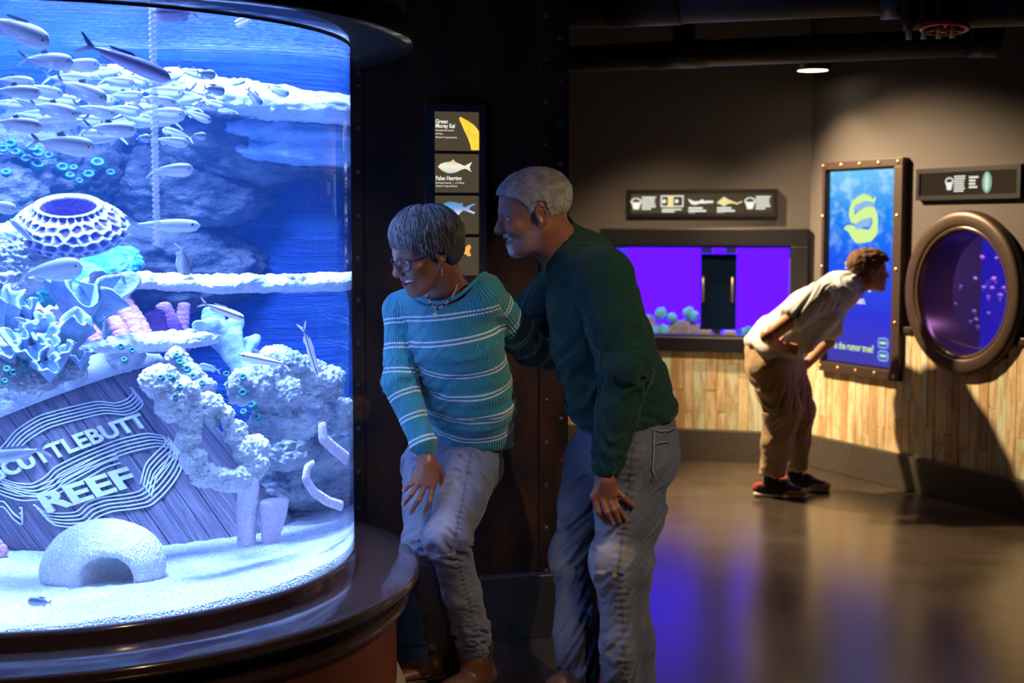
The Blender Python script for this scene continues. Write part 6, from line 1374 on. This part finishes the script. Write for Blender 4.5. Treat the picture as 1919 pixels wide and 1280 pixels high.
    band = np.where(lid == 0, window(ax, np.linalg.norm(nb - t3) + np.linalg.norm(t3 - t1) + np.linalg.norm(t1 - hem) - .05, .004), 0); v = v - N * (.003 * band)[:, None]
    wear('sweater', v, q, cloth('dark_green_knit', (.005, .026, .021), (.007, .036, .028), .9, 500), body)
    # jeans
    V = Vol((.0, 4.15, .0), (.72, 4.95, 1.0), .0055); V.econe(arr(P(1176, 800, 4.53)), pel, (.158, .148), (.165, .152), lat, .03); V.cone(pel, hl, .13, .108, .05); V.cone(pel, hr, .13, .105, .05)
    fl = al * [1, 1, 0] + [0, 0, .02]; fr_ = ar_ * [1, 1, 0] + [0, 0, .02]
    V.chain([hl, hl * .5 + kl * .5, kl, kl * .5 + fl * .5, fl + [0, 0, .02]], [.106, .096, .079, .070, .066], .04); V.chain([hr, hr * .5 + kr * .5, kr, kr * .5 + fr_ * .5, fr_ + [0, 0, .04]], [.100, .086, .068, .062, .060], .04); V.ell(arr(P(1230, 850, 4.50)), (.062, .09, .085), .03)
    V.plane((0, 0, .060), (0, 0, -1), .006); v, q = V.nets(1); N = vnormals(v, q); limbs = [([hl + [0, 0, .12], kl, fl], [.11, .086, .07], (-.5, -.86, 0)), ([hr + [0, 0, .12], kr, fr_], [.11, .08, .066], (-.5, -.86, 0))]
    lid, ax, ang = limbparam(v, limbs); kx = np.linalg.norm(hl + [0, 0, .12] - kl); amp = .004 + .016 * window(ax, kx + .01, .09) + .016 * window(ax, kx + .34, .12) + .010 * window(ax, .22, .10); v = folds(v, N, ax, ang, amp, 26, 4, 1.3)
    fade = np.clip(np.clip(np.cos(ang - .5), 0, 1) ** 1.5 * (.55 * window(ax, .30, .16) + 1.1 * window(ax, kx + .02, .12) + .7 * window(ax, kx + .25, .12)) * (.75 + .5 * vnoise(v, 16, 3, 2)), 0, 1.2); sa_ = np.where(lid == 0, -.35, -1.0); seam = window(ang, sa_, .10) * .20 + window(ang, sa_, .022) * .35; v = v + N * (.0018 * np.sin(ax * 2 * math.pi / .024 + 2 * vnoise(v, 20, 2)) * window(ang, sa_, .26))[:, None]
    jn = wear('jeans', v, q, denim('washed_blue_denim', (.034, .052, .105), (.065, .085, .140), (.50, .48, .44)), body, {'fade': fade, 'seam': seam})
    # back pocket stitching
    SEAMM = M('orange_stitch', (.42, .16, .05), .7)
    def skin_pt(px, py):
        d = ray(px, py); b = None; idx = None
        o_ = np.array(CAMP); dd = np.array(d); w_ = v - o_; s_ = w_ @ dd; r_ = np.linalg.norm(w_ - np.outer(s_, dd), axis=1); near = np.where(r_ < .012)[0]
        if not len(near): return P(px, py, 4.4)
        return Vector(o_ + dd * (s_[near].min() - .0015))
    for nm, pl_ in (('pocket_stitch', [(1226, 836), (1234, 830), (1246, 828), (1256, 828)]), ('pocket_edge', [(1226, 804), (1240, 808), (1256, 806), (1268, 800)]), ('pocket_edge', [(1226, 806), (1225, 840), (1223, 880), (1228, 898)])):
        pts = [skin_pt(*p) for p in pl_]; o = MB().tube(pts, .0016, 5).build(nm, SEAMM if nm == 'pocket_stitch' else M('pale_stitch', (.35, .30, .24), .8), None); childof(o, jn)
    # shoes
    for a_, d in ((fl, arr((-.80, -.60, 0))), (fr_, arr((-.66, -.75, 0)))):
        a = arr((a_[0], a_[1], 0)); sd = np.cross(d, (0, 0, 1)); V = Vol(a + [-.34, -.25, -.005], a + [.2, .2, .13], .0055); V.econe(a - d * .06 + [0, 0, .05], a + d * .08 + [0, 0, .055], (.040, .045), (.046, .045), sd, .03); V.econe(a + d * .06 + [0, 0, .045], a + d * .185 + [0, 0, .034], (.048, .040), (.042, .026), sd, .03); V.plane(a + [0, 0, .018], (0, 0, -1), .004); v_, q_ = V.nets(1); s_ = wear('shoe', v_, q_, LEATHER, body)
        V = Vol(a + [-.34, -.25, -.01], a + [.2, .2, .05], .0055); V.econe(a - d * .062 + [0, 0, .012], a + d * .09 + [0, 0, .012], (.045, .016), (.050, .016), sd, .02); V.econe(a + d * .09 + [0, 0, .012], a + d * .19 + [0, 0, .012], (.050, .016), (.044, .016), sd, .02); V.plane(a + [0, 0, .0], (0, 0, -1), .003); V.plane(a + [0, 0, .022], (0, 0, 1), .003); v_, q_ = V.nets(); wear('sole', v_, q_, SOLE, s_)
    # hair
    V = Vol(H.O - .18, H.O + .18, .0032); H.ell(V, (-.018, 0, .043), (.108, .086, .088), .01); H.ell(V, (.024, 0, .042), (.075, .073, .068), .03)
    hairline(V, H, [(-.15, -.058), (-.09, -.056), (-.06, -.048), (-.035, -.020), (-.022, .028), (.0, .034), (.014, -.002), (.024, .004), (.038, .036), (.055, .052), (.075, .062), (.085, .070), (.13, .074)]); v, q = V.nets(1); N = vnormals(v, q); l = H.L(v); v = v + N * (.0022 * vnoise(l, 190, 3, 2) + .002 * vnoise(l, 40, 5, 1) - .001)[:, None]
    c = np.tile(arr((.46, .44, .42)), (len(v), 1)) * (.75 + .5 * np.clip(vnoise(l, 60, 8, 2)[:, None] + .5, 0, 1))
    wear('hair', v, q, hairmat('curly_grey_hair', 520, 1.0), body, None, {'Col': c})
    rnd = random.Random(4); mb = MB(); cols = []
    for k in range(10000):
        i = rnd.randrange(len(v)); p = v[i]; n = N[i]; d = arr([rnd.gauss(0, 1) for _ in range(3)]); d = d - n * (d @ n); d /= np.linalg.norm(d) + 1e-9; e = np.cross(n, d); r = rnd.uniform(.0010, .0020); h_ = rnd.uniform(.0, .0030)
        mb.tube([Vector(p + d * r * math.cos(a) + e * r * math.sin(a) + n * (h_ * a / 3)) for a in (0, 1.3, 2.6, 3.9)], [.0006, .0007, .0006, .0003], 3, caps=False); b = c[i] * rnd.uniform(.75, 1.3); cols += [b] * 12
    me = mb.mesh('hair_curls'); at = me.attributes.new('Col', 'FLOAT_COLOR', 'POINT'); at.data.foreach_set('color', np.c_[np.array(cols, np.float32), np.ones(len(cols), np.float32)].ravel()); t = NT('grey_curls'); o = mobj('hair_curls', me, t.pbsdf(base=t.attr('Col', 'Color'), rough=.6, spec=.3)); tag(o, 'tight curls of short grey hair', kind='stuff'); childof(o, body)
    # cord with pendant
    CORD = M('pale_cord', (.50, .36, .24), .6); pts = [P(1052, 446, 4.44), P(1044, 455, 4.435), P(1033, 470, 4.445), P(1026, 484, 4.46), P(1022, 498, 4.48), P(1020, 508, 4.49)]; o = MB().tube(pts, .0014, 6).build('cord', CORD, None); childof(o, body)
    o = MB().tube([P(1018, 485, 4.50), P(1019, 497, 4.495), P(1020, 508, 4.49), P(1019, 516, 4.488)], .0012, 6).build('cord', CORD, None); childof(o, body); mb = MB(); mb.sphere(P(1019, 515, 4.487), .005, 8, 6, (.6, .6, 1.2)); o = mb.build('pendant', M('silver_pendant', (.7, .68, .62), .3, .9), None); childof(o, body)
man()

# ------------------------------------------------------------------ man bending at the far wall
def visitor():
    skin = (.42, .20, .12); B = 8.18
    f = arr((1.0, .12, .06)); Rm = basis(f); S = 1.0; nose = arr(P(1669, 517, 8.2)); H = Head(nose - Rm @ (arr((.129, 0, -.031)) * S), Rm, S)
    nb = arr(P(1600, 536, B)); V = Vol(np.minimum(H.O, nb) - .2, np.maximum(H.O, nb) + .18, .005); headsdf(V, H, False, 1.0, 1.0, 1.0); V.cone(H.w((-.035, 0, -.055)), nb, .056, .060, .03); v1, q1 = V.nets(); c1 = facecols(H.L(v1), skin, (.40, .15, .12), (.06, .03, .02))
    shn = arr(P(1540, 556, 7.99)); eln = arr(P(1440, 630, 7.84)); wn = arr(P(1456, 648, 7.95)); hnd = arr(P(1472, 650, 7.97)); shf = arr(P(1560, 575, 8.40)); elf = arr(P(1552, 640, 8.46)); hf = arr(P(1512, 682, 8.36))
    pel = arr(P(1440, 672, B)); hn = arr(P(1444, 690, 8.09)); kn = arr(P(1466, 768, 8.07)); an = arr(P(1446, 893, 8.10)); hfr = arr(P(1472, 690, 8.27)); kf = arr(P(1494, 770, 8.28)); af = arr(P(1490, 885, 8.30)); mid = arr(P(1518, 606, B))
    V = Vol((1.2, 7.7, 0), (2.3, 8.7, 1.4), .0075); V.chain([nb, mid, pel], [.06, .12, .12], .03); V.chain([shn, eln, wn], [.052, .043, .030], .015); V.cone(wn, hnd, .030, .026, .01)
    for k in range(4): V.cone(hnd + [0, 0, .022 - .015 * k], hnd + [.06, -.03, .010 - .016 * k], .011, .009, .004)
    V.cone(wn, wn + [.03, -.02, .045], .014, .010, .006); V.chain([shf, elf, hf], [.05, .04, .03], .02)
    for k in range(4): V.cone(hf + [-.01, -.02, .02 - .014 * k], hf + [-.07, -.035, -.02 - .014 * k], .011, .009, .004)
    V.chain([hn, kn, an], [.08, .058, .04], .02); V.chain([hfr, kf, af], [.08, .058, .04], .02); V.cone(mid, shn, .1, .052, .03); V.cone(mid, shf, .1, .05, .03)
    v3, q3 = V.nets(); body = person('person', [(v1, q1, c1), (v3, q3, flatc(v3, skin))], 'brown haired man in a pale shirt and khaki trousers bending toward the porthole'); eyes(H, body)
    # shirt
    lat = arr((0, 1, 0)); V = Vol((1.15, 7.7, .55), (2.2, 8.75, 1.45), .0065); a0 = arr(P(1572, 546, B)); a1 = arr(P(1520, 588, B)); a2 = arr(P(1462, 636, B)); a3 = arr(P(1424, 664, B))
    V.econe(a0, a1, (.185, .10), (.205, .135), lat, .04); V.econe(a1, a2, (.205, .135), (.20, .145), lat, .04); V.econe(a2, a3, (.20, .145), (.205, .120), lat, .04, .3); V.cone(a0, shn, .085, .078, .05); V.cone(a0, shf, .085, .078, .05); V.cone(nb + [-.02, 0, 0], nb + [.02, 0, .015], .075, .068, .03)
    sl = shn * .42 + eln * .58; V.econe(shn, sl, (.080, .080), (.082, .076), (0, 1, .3), .03, .25); V.cone(shf, shf * .4 + elf * .6, .078, .074, .03); V.plane(sl, sl - shn, .006) if False else None
    V.econe(arr(P(1552, 592, B)), arr(P(1508, 652, 8.15)), (.15, .030), (.13, .022), lat, .05, .4)
    V.cone(H.w((-.035, 0, -.055)), nb + [.02, 0, .01], .064, .062, .004, True)
    v, q = V.nets(1); N = vnormals(v, q); limbs = [([nb, a1, a3], [.17, .17, .16], (-.4, 0, .9)), ([shn, eln], [.08, .075], (0, -1, .3))]; lid, ax, ang = limbparam(v, limbs); v = folds(v, N, ax, ang, np.where(lid == 0, .010, .009), 13, 6, 1.2); sh = wear('shirt', v, q, cloth('pale_chambray', (.42, .44, .47), (.56, .57, .58), .8, 300), body)
    # trousers
    KH = cloth('khaki_twill', (.30, .20, .12), (.36, .25, .155), .7, 400); V = Vol((1.2, 7.8, .05), (2.0, 8.7, 1.0), .0065); V.econe(arr(P(1436, 660, B)), pel + [.02, 0, -.04], (.165, .12), (.17, .13), lat, .03); V.cone(pel + [.02, 0, -.05], hn, .13, .110, .05); V.cone(pel + [.02, 0, -.05], hfr, .13, .108, .05); V.chain([hn, hn * .5 + kn * .5, kn, kn * .5 + an * .5, an], [.110, .105, .092, .080, .066], .04); V.chain([hfr, hfr * .5 + kf * .5, kf, kf * .5 + af * .5, af + [0, 0, .0]], [.105, .100, .086, .074, .062], .04)
    V.plane((0, 0, .125), (0, 0, -1), .006); v, q = V.nets(1); N = vnormals(v, q); limbs = [([hn + [0, 0, .1], kn, an], [.11, .09, .07], (.8, -.6, 0)), ([hfr + [0, 0, .1], kf, af], [.11, .09, .07], (.8, -.6, 0))]; lid, ax, ang = limbparam(v, limbs); v = folds(v, N, ax, ang, .004 + .013 * window(ax, .36, .14) + .010 * window(ax, .75, .10), 17, 9, 1.1); tr_ = wear('trousers', v, q, KH, body)
    # sneakers
    NAVYS = cloth('navy_mesh', (.012, .016, .035), (.02, .024, .05), .7); TAN = cloth('tan_suede', (.34, .19, .08), (.40, .23, .10), .8); REDS = cloth('red_suede', (.34, .03, .025), (.40, .04, .03), .7); WHITE = M('cream_rubber', (.62, .56, .46), .5); LACE = M('cream_lace', (.70, .62, .50), .7); SOCK = cloth('black_sock', (.008, .008, .012), (.012, .012, .016))
    for ank, d in ((an, arr((.955, -.296, 0))), (af, arr((.97, -.24, 0)))):
        a = arr((ank[0], ank[1], 0)); sd = np.cross(d, (0, 0, 1)); lo = a + [-.16, -.2, -.01]; hi = a + [.30, .2, .2]
        V = Vol(lo, hi, .005); V.cone(a + [0, 0, .16], a + [0, 0, .06], .044, .046, .02); v, q = V.nets(); sk = wear('sock', v, q, SOCK, body)
        V = Vol(lo, hi, .0045); V.econe(a - d * .06 + [0, 0, .045], a + d * .06 + [0, 0, .058], (.040, .045), (.046, .046), sd, .03); V.econe(a + d * .05 + [0, 0, .05], a + d * .16 + [0, 0, .034], (.047, .040), (.044, .030), sd, .03); V.plane(a + [0, 0, .022], (0, 0, -1), .004); V.plane(a + [0, 0, .088], (-d[0] * .25, 0, 1), .004); v, q = V.nets(1); s_ = wear('sneaker', v, q, NAVYS, body)
        V = Vol(lo, hi, .0045); V.econe(a + d * .075 + [0, 0, .040], a + d * .180 + [0, 0, .031], (.050, .036), (.044, .027), sd, .02); V.plane(a + [0, 0, .022], (0, 0, -1), .004); v, q = V.nets(); wear('toe_cap', v, q, TAN, s_)
        V = Vol(lo, hi, .0045); V.econe(a - d * .075 + [0, 0, .045], a - d * .055 + [0, 0, .045], (.036, .034), (.041, .036), sd, .01); V.plane(a + [0, 0, .022], (0, 0, -1), .004); v, q = V.nets(); wear('heel_counter', v, q, REDS, s_)
        V = Vol(lo, hi, .0045); V.econe(a - d * .085 + [0, 0, .014], a + d * .08 + [0, 0, .012], (.044, .018), (.050, .014), sd, .02); V.econe(a + d * .08 + [0, 0, .012], a + d * .19 + [0, 0, .014], (.050, .014), (.042, .013), sd, .02); V.plane(a + [0, 0, .028], (0, 0, 1), .003); V.plane(a + [0, 0, 0], (0, 0, -1), .003); v, q = V.nets(); wear('sole', v, q, WHITE, s_)
        V = Vol(lo, hi, .0045); V.econe(a + d * .035 + [0, 0, .088], a + d * .115 + [0, 0, .064], (.028, .020), (.026, .018), sd, .01); v, q = V.nets(); wear('tongue', v, q, TAN, s_)
        for k in range(4):
            c = a + d * (.045 + .02 * k) + [0, 0, .110 - .0085 * k]; o = MB().tube([c - sd * .028 + [0, 0, -.014], c + [0, 0, .003], c + sd * .028 + [0, 0, -.014]], .0048, 6).build('lace', LACE, None); childof(o, s_)
        for s__ in (-1, 1): c = a + d * .04 + [0, 0, .106]; o = MB().tube([c, c + sd * s__ * .025 + [.0, 0, .02], c + sd * s__ * .045 + d * .01], .003, 6).build('lace', LACE, None); childof(o, s_)
    # hair
    V = Vol(H.O - .18, H.O + .18, .0045); H.ell(V, (-.018, 0, .048), (.112, .090, .090), .01); H.ell(V, (.040, 0, .066), (.082, .076, .055), .03); hairline(V, H, [(-.15, -.060), (-.09, -.056), (-.06, -.045), (-.035, -.015), (-.02, .03), (.0, .034), (.014, .0), (.026, .004), (.04, .034), (.07, .052), (.13, .060)]); v, q = V.nets(1); N = vnormals(v, q); l = H.L(v); v = v + N * (.010 * vnoise(l, 34, 3, 2))[:, None]; c = np.tile(arr((.105, .045, .018)), (len(v), 1)) * (.7 + .8 * np.clip(vnoise(l, 40, 8, 2)[:, None] + .5, 0, 1)); wear('hair', v, q, hairmat('brown_hair', 200, .8), body, None, {'Col': c})
visitor()
